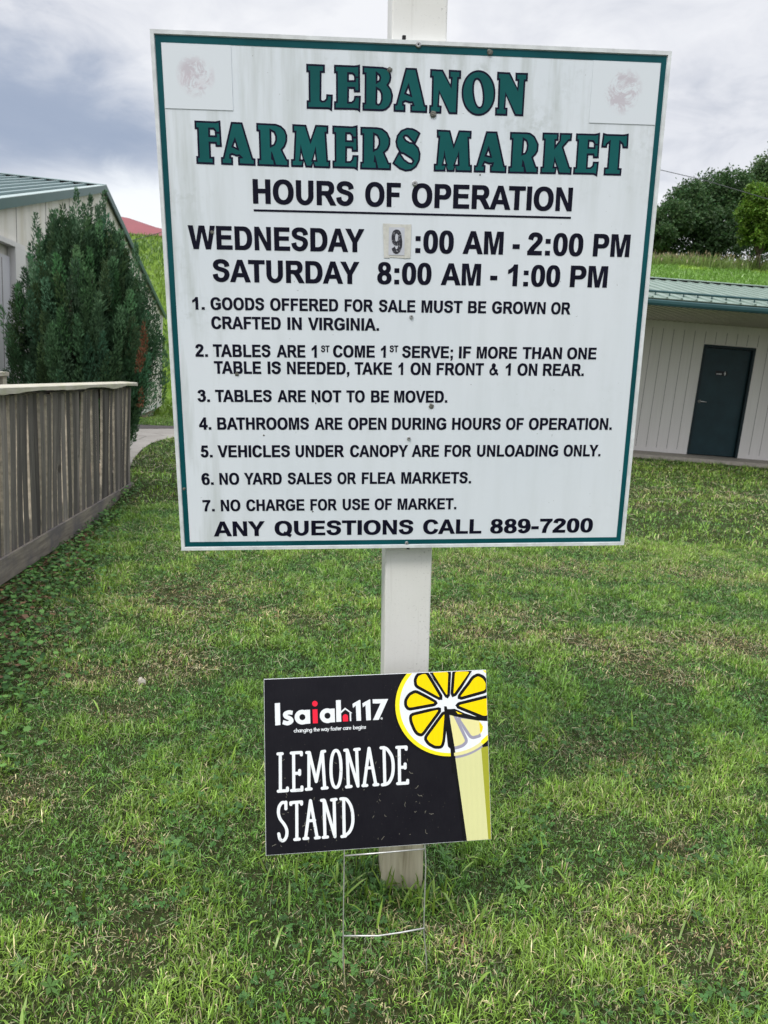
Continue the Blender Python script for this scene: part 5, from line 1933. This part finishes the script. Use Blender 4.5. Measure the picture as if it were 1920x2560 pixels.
# --- broadleaf trees on the hill crest
def tree(label, x, y, lobes, leaf, nleaf, col, trunk_r, seed, spread=0.35):
    g_ = np.random.default_rng(seed)
    z0 = float(gz(x, y)) - 0.2
    root = empty('broadleaf_tree', label, 'tree', (x, y, z0), 'trees along the hill crest')
    org_ = np.array([x, y, z0])
    P, D, Sx, L, Wd, C_ = [], [], [], [], [], []
    tot = sum(l_[3] ** 2 for l_ in lobes)
    lc_ = np.array([l_[:3] for l_ in lobes]) - org_
    for (lx, ly, lz, lr) in lobes:
        n = int(nleaf * lr ** 2 / tot)
        ncl = max(10, int(n / 34))
        dv = unit(g_.normal(size=(ncl, 3)))
        cr_ = lr * (0.45 + 0.62 * g_.random(ncl) ** 0.6)
        cc_ = np.array([lx, ly, lz]) - org_ + dv * cr_[:, None] * np.array([1, 1, 0.82])
        ck = g_.uniform(0.65, 1.35, ncl)
        idx = g_.integers(0, ncl, n)
        pp = cc_[idx] + g_.normal(size=(n, 3)) * lr * 0.13
        P.append(pp)
        dd = unit(g_.normal(size=(n, 3)) + np.array([0, 0, -0.25]) + dv[idx] * 0.5)
        D.append(dd)
        Sx.append(unit(np.cross(dd, unit(g_.normal(size=(n, 3))))))
        L.append(g_.uniform(0.7, 1.3, n) * leaf)
        Wd.append(g_.uniform(0.45, 0.75, n) * leaf)
        k = ck[idx][:, None] * g_.uniform(0.8, 1.25, n)[:, None]
        C_.append(np.array(col)[None] * k * np.stack([g_.uniform(0.85, 1.2, n), np.ones(n), g_.uniform(0.8, 1.1, n)], 1))
    leaf_mesh('crown', np.concatenate(P), np.concatenate(D), np.concatenate(Sx), np.concatenate(L), np.concatenate(Wd), np.concatenate(C_), M_LEAF, root)
    b = MB()
    fork = np.array([0, 0, (lc_[:, 2].min()) * 0.55])
    b.tube([(0, 0, -0.3), fork * 0.5 + np.array([0.08, 0, 0]), fork], [trunk_r, trunk_r * 0.8, trunk_r * 0.65], 9)
    for c_ in lc_:
        mid = fork * 0.45 + c_ * 0.55 + np.array([0, 0, -0.3])
        b.tube([fork * 0.97, mid, c_], [trunk_r * 0.45, trunk_r * 0.25, trunk_r * 0.08], 6)
    b.build('trunk', M_BARK, root, smooth=True)
    return root


def lobe(u, vv, y, rpx):
    p = at_y(u, vv, y)
    return (p[0], p[1], p[2], rpx * y / FPX)


c0 = at_y(1662, 640, 51)
tree('dark green round tree on the hill crest, just right of the big sign', c0[0], 51.5,
     [lobe(1660, 555, 51, 42), lobe(1625, 560, 52, 40), lobe(1690, 545, 51, 42), lobe(1650, 588, 50, 32), lobe(1590, 575, 52, 45)], 0.20, 16000, (0.048, 0.10, 0.036), 0.22, 21)
c0 = at_y(1765, 640, 53)
tree('tall dark green tree on the hill crest, between its two neighbours', c0[0], 53,
     [lobe(1720, 500, 53, 46), lobe(1775, 490, 54, 52), lobe(1830, 475, 54, 46), lobe(1745, 545, 52, 46), lobe(1805, 550, 53, 50), lobe(1850, 520, 54, 44), lobe(1800, 595, 52, 32), lobe(1840, 590, 53, 34), lobe(1755, 585, 52, 26)], 0.20, 29000, (0.045, 0.096, 0.034), 0.3, 22)
c0 = at_y(1905, 640, 46)
tree('bright yellow-green tree at the right edge, in front of the dark trees', c0[0], 46.5,
     [lobe(1895, 490, 46, 30), lobe(1880, 530, 46, 30), lobe(1925, 530, 46, 40), lobe(1885, 585, 46, 32), lobe(1925, 590, 47, 36), lobe(1960, 500, 47, 50)], 0.18, 18000, (0.100, 0.19, 0.024), 0.2, 23)
c0 = at_y(1930, 640, 58)
tree('pale green tree rising behind the bright one at the right edge', c0[0], 58,
     [lobe(1925, 455, 58, 50), lobe(1885, 470, 58, 30), lobe(1960, 430, 58, 60)], 0.22, 13000, (0.07, 0.13, 0.052), 0.3, 24)
# low dark scrub under the trees
PP, DD, LL, WW, CC = [], [], [], [], []
for u in list(range(1590, 1990, 11)) + list(range(1590, 1690, 9)) + list(range(1722, 1800, 9)):
    if 1692 < u < 1716:
        continue
    p = at_y(u, 622 + rng.uniform(-20, 8), 52)
    n = 170
    PP.append(p + rng.normal(size=(n, 3)) * np.array([0.4, 0.6, 0.55]))
    DD.append(rdir(n))
    LL.append(rng.uniform(0.14, 0.28, n))
    WW.append(rng.uniform(0.08, 0.2, n))
    CC.append(np.array([0.035, 0.07, 0.028]) * rng.uniform(0.6, 1.4, n)[:, None])
Dn = np.concatenate(DD)
scrub = leaf_mesh('scrub', np.concatenate(PP), Dn, side_of(Dn), np.concatenate(LL), np.concatenate(WW), np.concatenate(CC), M_LEAF)
tag(scrub, 'dark low scrub growing under the trees on the hill crest', 'scrub', kind='stuff')

# --- hill grass and the tall seeding grass along the crest
n = 115000
hx_ = np.where(rng.random(n) < 0.62, rng.uniform(8, 26, n), rng.uniform(-24, 8, n))
hy_ = rng.uniform(20, 47, n)
hz_ = gz(hx_, hy_)
D = unit(np.stack([rng.normal(0, 0.35, n), rng.normal(0, 0.35, n), np.ones(n)], 1))
kk = fbm(hx_, hy_, 0.35, 31, 3)
col = np.where((kk > 0.52)[:, None], np.array([0.145, 0.235, 0.034]), np.array([0.092, 0.175, 0.030])) * rng.uniform(0.75, 1.3, n)[:, None]
col = col * np.where(hx_ > 4, 1.75, 1.0)[:, None]
o = leaf_mesh('hill_grass', np.stack([hx_, hy_, hz_], 1), D, side_of(D), rng.uniform(0.14, 0.34, n), rng.uniform(0.03, 0.06, n), col, M_GRASS, None, 3, rng.uniform(0.2, 0.9, n))
tag(o, 'bright yellow-green grass covering the hillside', 'grass', kind='stuff')
n = 9000
tx = rng.uniform(4, 26, n)
ty = rng.uniform(46.0, 48.5, n)
tz = gz(tx, ty)
kk = 0.75 + 0.5 * fbm(tx, ty, 0.6, 77, 3)
Lg = rng.uniform(0.3, 0.95, n) * kk
D = unit(np.stack([rng.normal(0, 0.16, n), rng.normal(0, 0.16, n), np.ones(n)], 1))
col = np.array([0.165, 0.245, 0.06]) * rng.uniform(0.7, 1.35, n)[:, None]
o = leaf_mesh('tall_grass', np.stack([tx, ty, tz], 1), D, side_of(D), Lg, rng.uniform(0.03, 0.055, n), col, M_GRASS, None, 3, rng.uniform(0.0, 0.4, n))
tag(o, 'tall uncut grass standing along the hill crest', 'tall grass', kind='stuff')
k_ = rng.choice(n, 1800, replace=False)
tp = np.stack([tx, ty, tz], 1)[k_] + D[k_] * (Lg[k_] * 0.92)[:, None]
ds = unit(D[k_] + rng.normal(size=(len(k_), 3)) * 0.22)
o = leaf_mesh('seed_heads', tp, ds, side_of(ds), rng.uniform(0.18, 0.34, len(k_)), rng.uniform(0.05, 0.09, len(k_)), np.array([0.24, 0.20, 0.11]) * rng.uniform(0.7, 1.3, len(k_))[:, None], M_GRASS)
tag(o, 'brown seed heads of the tall grass on the hill crest', 'seed heads', kind='stuff')

# --- far building with a red roof, on the hill to the left
M_RED = simple('roof_red', (0.17, 0.027, 0.033), 0.5, 0, 0.12, 0.8)
bF = at_y(305, 540, 62)
far_b = empty('hilltop_house', 'distant building with a dull red hipped roof on the left hill', 'building', (bF[0], 62, float(gz(bF[0], 62))))
oz = float(gz(bF[0], 62))
pz = lambda u, vv, y: np.array(at_y(u, vv, y)) - np.array([bF[0], 62, oz])
b = MB()
A0, A1, A2, A3 = pz(240, 531, 64), pz(322, 545, 64), pz(348, 558, 63), pz(440, 580, 63)
E0, E1 = pz(240, 574, 60), pz(440, 594, 60)
Bk0, Bk1 = pz(240, 574, 68), pz(440, 594, 68)
em = pz(322, 583, 60)
b.add([E0, em, E1, A0, A1, A2, A3], [(0, 1, 4, 3), (1, 2, 6, 5), (1, 5, 4)])
b.add([A0, A1, A2, A3, Bk0 + np.array([0, 0, 0.3]), Bk1 + np.array([0, 0, 0.3])], [(0, 1, 5, 4), (1, 2, 5), (2, 3, 5)])
b.build('roof', M_RED, far_b)
b = MB()
b.add([E0 + np.array([0, 0.6, 0]), E1 + np.array([0, 0.6, 0]), np.array([E1[0], E1[1] + 0.6, -0.5]), np.array([E0[0], E0[1] + 0.6, -0.5]),
       Bk0, Bk1, np.array([Bk1[0], Bk1[1], -0.5]), np.array([Bk0[0], Bk0[1], -0.5])], [(0, 1, 2, 3), (5, 4, 7, 6), (1, 5, 6, 2), (4, 0, 3, 7)])
b.build('wall', simple('far_wall_brown', (0.12, 0.055, 0.05), 0.8), far_b)
b = MB()
b.obox(E0 + np.array([0, -0.03, -0.16]), em - E0, (0, 0.06, 0), (0, 0, 0.15))
b.obox(em + np.array([0, -0.03, -0.16]), E1 - em, (0, 0.06, 0), (0, 0, 0.15))
b.build('fascia', simple('fascia_maroon', (0.10, 0.022, 0.03), 0.6), far_b)

# --- overhead cables and the pole they meet at, hidden by the sign
pl = at_y(1010, 640, 40)
top = at_y(1010, 330, 40)
pole = empty('utility_pole', 'brown wooden utility pole standing behind the big sign', 'pole', (pl[0], 40, float(gz(pl[0], 40)) - 0.3))
b = MB()
hgt = top[2] - float(gz(pl[0], 40)) + 0.3
b.tube([(0, 0, 0), (0, 0, hgt)], [0.14, 0.10], 10)
b.build('shaft', M_BARK, pole, smooth=True)
M_CABLE = simple('cable_grey', (0.06, 0.065, 0.075), 0.6)
for pts, lab in ((((1010, 345, 40), (1300, 362, 39), (1500, 392, 38.5), (1652, 425, 38), (1760, 450, 37), (1860, 480, 36), (1918, 497, 35.6), (2100, 552, 34)), 'thin dark cable crossing the sky in front of the right-hand trees'),
                 (((1010, 345, 40), (700, 470, 41), (500, 545, 42), (403, 581, 42), (338, 599, 42), (260, 618, 42)), 'thin dark cable over the grassy slope beside the far red roof')):
    b = MB()
    b.tube([at_y(*p) for p in pts], 0.017, 6)
    tag(b.build('overhead_cable', M_CABLE), lab, 'cable', 'overhead cables')

# ================================================================== LAWN
def inpoly(x, y, poly):
    return wind(np.stack([x, y], 1), [tuple(p) for p in poly]) != 0


PATHALL = [tuple(p) for p in edge] + [tuple(p) for p in farb] + [(-5.0, 13.4), (-4.5, 9.6)]
# straw and bare spots seen in the lawn: photo position, size in metres, kind
spots = []
for u, vv, rx, ry, w in ((430, 1490, .26, .16, 1), (520, 1500, .30, .22, .8), (560, 1480, .35, .2, .6), (200, 1690, .30, .07, 1), (330, 1690, .26, .07, .9), (90, 1620, .22, .16, .8), (420, 1655, .16, .12, .9), (480, 1670, .14, .10, .9), (40, 1580, .2, .2, .6),
                         (1200, 1590, .28, .06, .9), (1450, 1602, .18, .07, 1), (1560, 1640, .26, .12, .9), (1660, 1600, .25, .06, .8), (1830, 1615, .36, .10, 1), (1640, 1690, .3, .07, .8), (1350, 1585, .15, .05, .6),
                         (1180, 1420, .7, .18, .45), (1450, 1425, .8, .14, .5), (1750, 1440, .7, .14, .45), (1150, 1530, .35, .10, .6), (700, 1540, .5, .07, .6), (1300, 1540, .3, .08, .6),
                         (1700, 1235, .8, .12, .5), (1620, 1270, .4, .10, .5), (1850, 1240, .4, .10, .6),
                         (300, 1780, .20, .05, .7), (1000, 2330, .12, .06, .4), (1690, 2125, .10, .05, .9), (346, 2120, .07, .035, .9), (1500, 1880, .28, .09, .5), (60, 1980, .16, .09, .7), (900, 2480, .15, .06, .5), (1150, 2370, .10, .06, .7), (1700, 2350, .25, .08, .6), (350, 2330, .15, .08, .6)):
    g_ = at_z(u, vv, 0.0)
    for _ in range(3):
        g_ = at_z(u, vv, float(gz(g_[0], g_[1])))
    spots.append((g_[0], g_[1], rx, ry, w))


def straw(x, y):
    s = 0.0
    wob = 0.5 + 1.1 * fbm(x, y, 5.0, 3, 3)
    for sx, sy, rx, ry, w in spots:
        d = ((x - sx) / rx) ** 2 + ((y - sy) / (ry * 2.2)) ** 2
        s = np.maximum(s, w * np.exp(-d * wob * 1.2))
    return s


def scatter(n, x0, x1, y0, y1, margin):
    x = rng.uniform(x0, x1, n)
    y = rng.uniform(y0, y1, n)
    # keep what the lens could see from here, and a metre or two to either side
    zc = y * fw[1] - (EYE - gz(x, y)) * fw[2]
    half = 960 / FPX
    k = (np.abs(x) < zc * half * 1.10 + margin)
    k &= ~inpoly(x, y, PATHALL)
    k &= ~((y > WY - 0.76) & (x > WX0 - 0.05))
    rel = (np.stack([x, y], 1) - FP)
    ss, tt = rel @ fdir, rel @ fn
    k &= ~((tt > -0.02) & (ss > -0.1) & (x < 0))
    s2 = (np.stack([x, y], 1) - K[:2]) @ wd[:2] - HW
    t2 = (np.stack([x, y], 1) - K[:2]) @ wn_[:2]
    k &= ~((t2 > -0.02) & (np.abs(s2) < HW + 0.05))
    lx_ = np.array([bt_[0] for bt_ in [np.array(sign.matrix_world.translation)]])[0]
    ly_ = sign.matrix_world.translation[1]
    k &= ~((np.abs(x - lx_) < 0.062) & (np.abs(y - ly_) < 0.07))
    return x[k], y[k]


def ivy_zone(x, y):
    rel = (np.stack([x, y], 1) - FP)
    ss, tt = rel @ fdir, rel @ fn
    edge_ = 0.18 + 0.16 * np.clip(ss, 0, 5) + 0.35 * (fbm(x, y, 2.2, 41, 3) - 0.5)
    return np.clip(1.0 - (-tt) / np.maximum(edge_, 0.05), 0, 1) * (ss > 0.2)


G1, G2, G3 = np.array([0.112, 0.230, 0.028]), np.array([0.195, 0.315, 0.045]), np.array([0.070, 0.178, 0.034])
STR = np.array([0.42, 0.37, 0.20])
STR2 = np.array([0.30, 0.205, 0.105])


def lawn(n, x0, x1, y0, y1, margin, lmin, lmax, wmin, wmax):
    x, y = scatter(n, x0, x1, y0, y1, margin)
    iv = ivy_zone(x, y)
    k = rng.random(len(x)) > iv * 1.3
    k &= rng.random(len(x)) > np.clip(straw(x, y) - 0.35, 0, 1) * 0.8
    x, y = x[k], y[k]
    n = len(x)
    z = gz(x, y) - 0.004
    st = straw(x, y)
    pat = fbm(x * 0.5, y * 1.5, 1.3, 11, 4)
    fine = fbm(x, y, 5.0, 13, 3)
    tall = np.clip((fine - 0.42) * 4, 0, 1)
    # longer uncut grass round the post foot
    bx_, by_ = sign.matrix_world.translation[0], sign.matrix_world.translation[1]
    near_post = np.exp(-(((x - bx_) / 0.17) ** 2 + ((y - by_ + 0.05) / 0.2) ** 2))
    L = rng.uniform(lmin, lmax, n) * (0.62 + 0.62 * tall) * (1 - 0.55 * st) * (1 + 0.9 * near_post)
    lean = rng.gamma(1.8, 0.42, n)
    az_ = rng.uniform(0, 2 * np.pi, n)
    D = unit(np.stack([np.cos(az_) * lean, np.sin(az_) * lean, np.ones(n)], 1))
    dead = rng.random(n)
    p_dead = 0.05 + 0.07 * np.clip((pat - 0.5) * 5, -0.6, 1) + 0.55 * st
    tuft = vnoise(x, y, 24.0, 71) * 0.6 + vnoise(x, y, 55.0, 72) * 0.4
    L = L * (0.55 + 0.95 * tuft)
    is_d = dead < p_dead
    t = np.clip((pat - 0.3) * 2.5 + rng.normal(0, 0.28, n), 0, 1)[:, None]
    col = np.where((fine > 0.5)[:, None], G1 * (1 - t) + G2 * t, G3 * (1 - t) + G1 * t)
    dry = np.where((rng.random(n) < 0.05 + 0.42 * st)[:, None], STR2, STR)
    col = np.where(is_d[:, None], dry, col) * rng.choice([0.5, 0.75, 1.0, 1.3, 1.7], n, p=[0.2, 0.25, 0.25, 0.2, 0.1])[:, None] * (0.60 + 0.95 * tuft)[:, None]  # tufts vary as plants; short ones also painted darker as shaded gaps
    S = unit(np.stack([-np.sin(az_) + rng.normal(0, 0.4, n), np.cos(az_) + rng.normal(0, 0.4, n), rng.normal(0, 0.15, n)], 1))
    return np.stack([x, y, z], 1), D, S, L, rng.uniform(wmin, wmax, n), col, rng.uniform(0.1, 1.3, n)


def clippings(n, x0, x1, y0, y1, margin, lmin, lmax, w):
    """mown stems lying loose on the turf"""
    x, y = scatter(n, x0, x1, y0, y1, margin)
    n = len(x)
    st = straw(x, y)
    rowz = np.clip((fbm(x * 0.5, y * 1.7, 1.1, 51, 4) - 0.44) * 5, 0, 1)
    k = rng.random(n) < np.clip(0.10 + 0.26 * rowz + 0.6 * st, 0, 1)
    x, y, st = x[k], y[k], st[k]
    n = len(x)
    z = gz(x, y) + rng.uniform(0.010, 0.032, n) * (1 - 0.5 * st)
    az_ = rng.uniform(0, 2 * np.pi, n)
    D = unit(np.stack([np.cos(az_), np.sin(az_), rng.normal(0.05, 0.35, n)], 1))
    S = unit(np.cross(D, np.array([0, 0, 1.0]) + rng.normal(0, 0.4, (n, 3))))
    col = np.where((rng.random(n) < 0.04 + 0.45 * st)[:, None], np.array([0.27, 0.18, 0.095]), np.array([0.40, 0.37, 0.23]))
    col = np.where((rng.random(n) < 0.22)[:, None], np.array([0.16, 0.19, 0.07]), col) * rng.uniform(0.6, 1.3, n)[:, None]
    return np.stack([x, y, z], 1), D, S, rng.uniform(lmin, lmax, n), np.full(n, w) * rng.uniform(0.7, 1.4, n), col, rng.uniform(-0.3, 0.5, n)


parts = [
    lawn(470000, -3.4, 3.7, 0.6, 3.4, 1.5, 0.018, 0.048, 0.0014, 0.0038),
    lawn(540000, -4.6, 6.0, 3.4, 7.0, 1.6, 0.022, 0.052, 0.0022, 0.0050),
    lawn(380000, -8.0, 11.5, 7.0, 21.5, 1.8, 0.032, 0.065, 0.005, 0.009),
    clippings(70000, -3.4, 3.7, 0.6, 3.4, 1.5, 0.015, 0.055, 0.0010),
    clippings(85000, -4.6, 6.0, 3.4, 7.5, 1.6, 0.025, 0.08, 0.0020),
    clippings(55000, -8.0, 11.0, 7.5, 14.3, 1.8, 0.05, 0.11, 0.006),
]
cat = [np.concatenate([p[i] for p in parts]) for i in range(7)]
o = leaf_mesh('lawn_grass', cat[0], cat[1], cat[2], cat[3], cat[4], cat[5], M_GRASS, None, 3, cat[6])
tag(o, 'mown green lawn with straw-coloured clippings and thin dry patches', 'grass', kind='stuff')


# --- clover leaflets in the turf and broad ground ivy along the railing
def rosettes(name, x, y, h0, h1, r0, r1, cols, k, lab, cat_, wf=1.0):
    n = len(x)
    P, D, S, L, Wd, C_ = [], [], [], [], [], []
    z = gz(x, y) + rng.uniform(h0, h1, n)
    a0 = rng.uniform(0, 2 * np.pi, n)
    tilt = rng.normal(0, 0.35, (n, 2))
    nrm = unit(np.stack([tilt[:, 0], tilt[:, 1], np.ones(n)], 1))
    rad = rng.uniform(r0, r1, n)
    cb = np.array(cols)[rng.integers(0, len(cols), n)] * rng.uniform(0.75, 1.3, n)[:, None]
    for j in range(k):
        a = a0 + 2 * np.pi * j / k
        d = np.stack([np.cos(a), np.sin(a), np.zeros(n)], 1)
        d = unit(d - nrm * np.sum(d * nrm, 1)[:, None] + np.array([0, 0, 0.12]))
        P.append(np.stack([x, y, z], 1))
        D.append(d)
        S.append(np.cross(nrm, d))
        L.append(rad)
        Wd.append(rad * (0.95 if k < 5 else 0.8) * wf)
        C_.append(cb)
    o = leaf_mesh(name, np.concatenate(P), np.concatenate(D), np.concatenate(S), np.concatenate(L), np.concatenate(Wd), np.concatenate(C_), M_LEAF)
    tag(o, lab, cat_, kind='stuff')


x, y = scatter(42000, -2.4, 2.6, 0.95, 7.5, 0.5)
cz = fbm(x, y, 1.6, 61, 3) + 0.10 * (x < 0) - 0.02 * y
k = cz > 0.53
rosettes('clover', x[k][:7500], y[k][:7500], 0.012, 0.042, 0.008, 0.015, [(0.055, 0.145, 0.035), (0.09, 0.20, 0.05), (0.045, 0.11, 0.03)], 3, 'small clover leaves scattered through the lawn', 'clover')
x, y = scatter(60000, -3.6, -0.9, 2.2, 7.9, 0.4)
iv = ivy_zone(x, y)
k = rng.random(len(x)) < np.clip(iv * 1.5, 0, 1) * 0.5 * (0.35 + 1.1 * fbm(x, y, 4.0, 91, 3))
rosettes('ground_ivy', x[k], y[k], 0.005, 0.08, 0.008, 0.019, [(0.055, 0.145, 0.035), (0.09, 0.21, 0.05), (0.035, 0.095, 0.025), (0.12, 0.25, 0.06)], 7, 'dark round-leaved ground ivy under the foot of the picket railing', 'ground ivy')
x, y = scatter(300, -2.2, 2.4, 1.1, 5.5, 0.3)
k = (fbm(x, y, 1.1, 81, 3) > 0.48) & (straw(x, y) < 0.4)
rosettes('plantain', x[k][:60], y[k][:60], 0.010, 0.022, 0.022, 0.040, [(0.085, 0.18, 0.045), (0.11, 0.22, 0.055), (0.07, 0.15, 0.045)], 5, 'flat broad-leaved weeds scattered through the lawn', 'weeds', 0.55)
# dead leaves under the railing
x, y = scatter(9000, -3.2, -1.2, 2.2, 6.0, 0.4)
iv = ivy_zone(x, y)
k = rng.random(len(x)) < np.clip((iv - 0.25) * 1.5, 0, 1) * 0.5
n = int(k.sum())
D = unit(np.stack([rng.normal(size=n), rng.normal(size=n), rng.normal(0, 0.3, n)], 1))
S = unit(np.cross(D, np.array([0, 0, 1.0]) + rng.normal(0, 0.3, (n, 3))))
o = leaf_mesh('dead_leaves', np.stack([x[k], y[k], gz(x[k], y[k]) + rng.uniform(0.01, 0.05, n)], 1), D, S, rng.uniform(0.03, 0.055, n), rng.uniform(0.02, 0.035, n),
              np.array([0.17, 0.10, 0.055]) * rng.uniform(0.5, 1.4, n)[:, None], M_LEAF)
tag(o, 'brown dead leaves lying among the ground ivy', 'dead leaves', kind='stuff')
# broad bright blades of coarse grass, and the tuft at the foot of the post
n = 420
x = rng.uniform(-1.6, 1.5, n)
y = rng.uniform(1.2, 3.2, n)
bx_, by_ = sign.matrix_world.translation[0], sign.matrix_world.translation[1]
x[:110] = bx_ + rng.normal(0.0, 0.13, 110)
y[:110] = by_ - 0.10 + rng.normal(0, 0.06, 110)
az_ = rng.uniform(0, 2 * np.pi, n)
ln_ = rng.gamma(2.0, 0.28, n)
D = unit(np.stack([np.cos(az_) * ln_, np.sin(az_) * ln_, np.ones(n)], 1))
S = unit(np.stack([-np.sin(az_), np.cos(az_), np.zeros(n)], 1))
L = rng.uniform(0.05, 0.09, n)
L[:110] = rng.uniform(0.05, 0.105, 110)
o = leaf_mesh('coarse_grass', np.stack([x, y, gz(x, y)], 1), D, S, L, rng.uniform(0.005, 0.009, n), np.array([0.17, 0.28, 0.035]) * rng.uniform(0.7, 1.35, n)[:, None], M_GRASS, None, 3, rng.uniform(0.1, 0.9, n))
tag(o, 'broad bright blades of coarse grass, thickest round the foot of the post', 'grass', kind='stuff')
# pale stone in the bare patch
g_ = at_z(354, 1703, 0.03)
V, F = lump((0, 0, 0), 0.03, 5, 1.0)
V = [(p[0] * 0.6, p[1] * 0.6, abs(p[2]) * 1.0 + 0.0) for p in V]
o = mesh_obj('stone', V, F, simple('stone_pale', (0.36, 0.34, 0.28), 0.9, 0, 0.25, 60), smooth=True)
o.location = (g_[0], g_[1], float(gz(g_[0], g_[1])) - 0.002)
tag(o, 'small pale stone lying in the brown patch of lawn', 'stone')
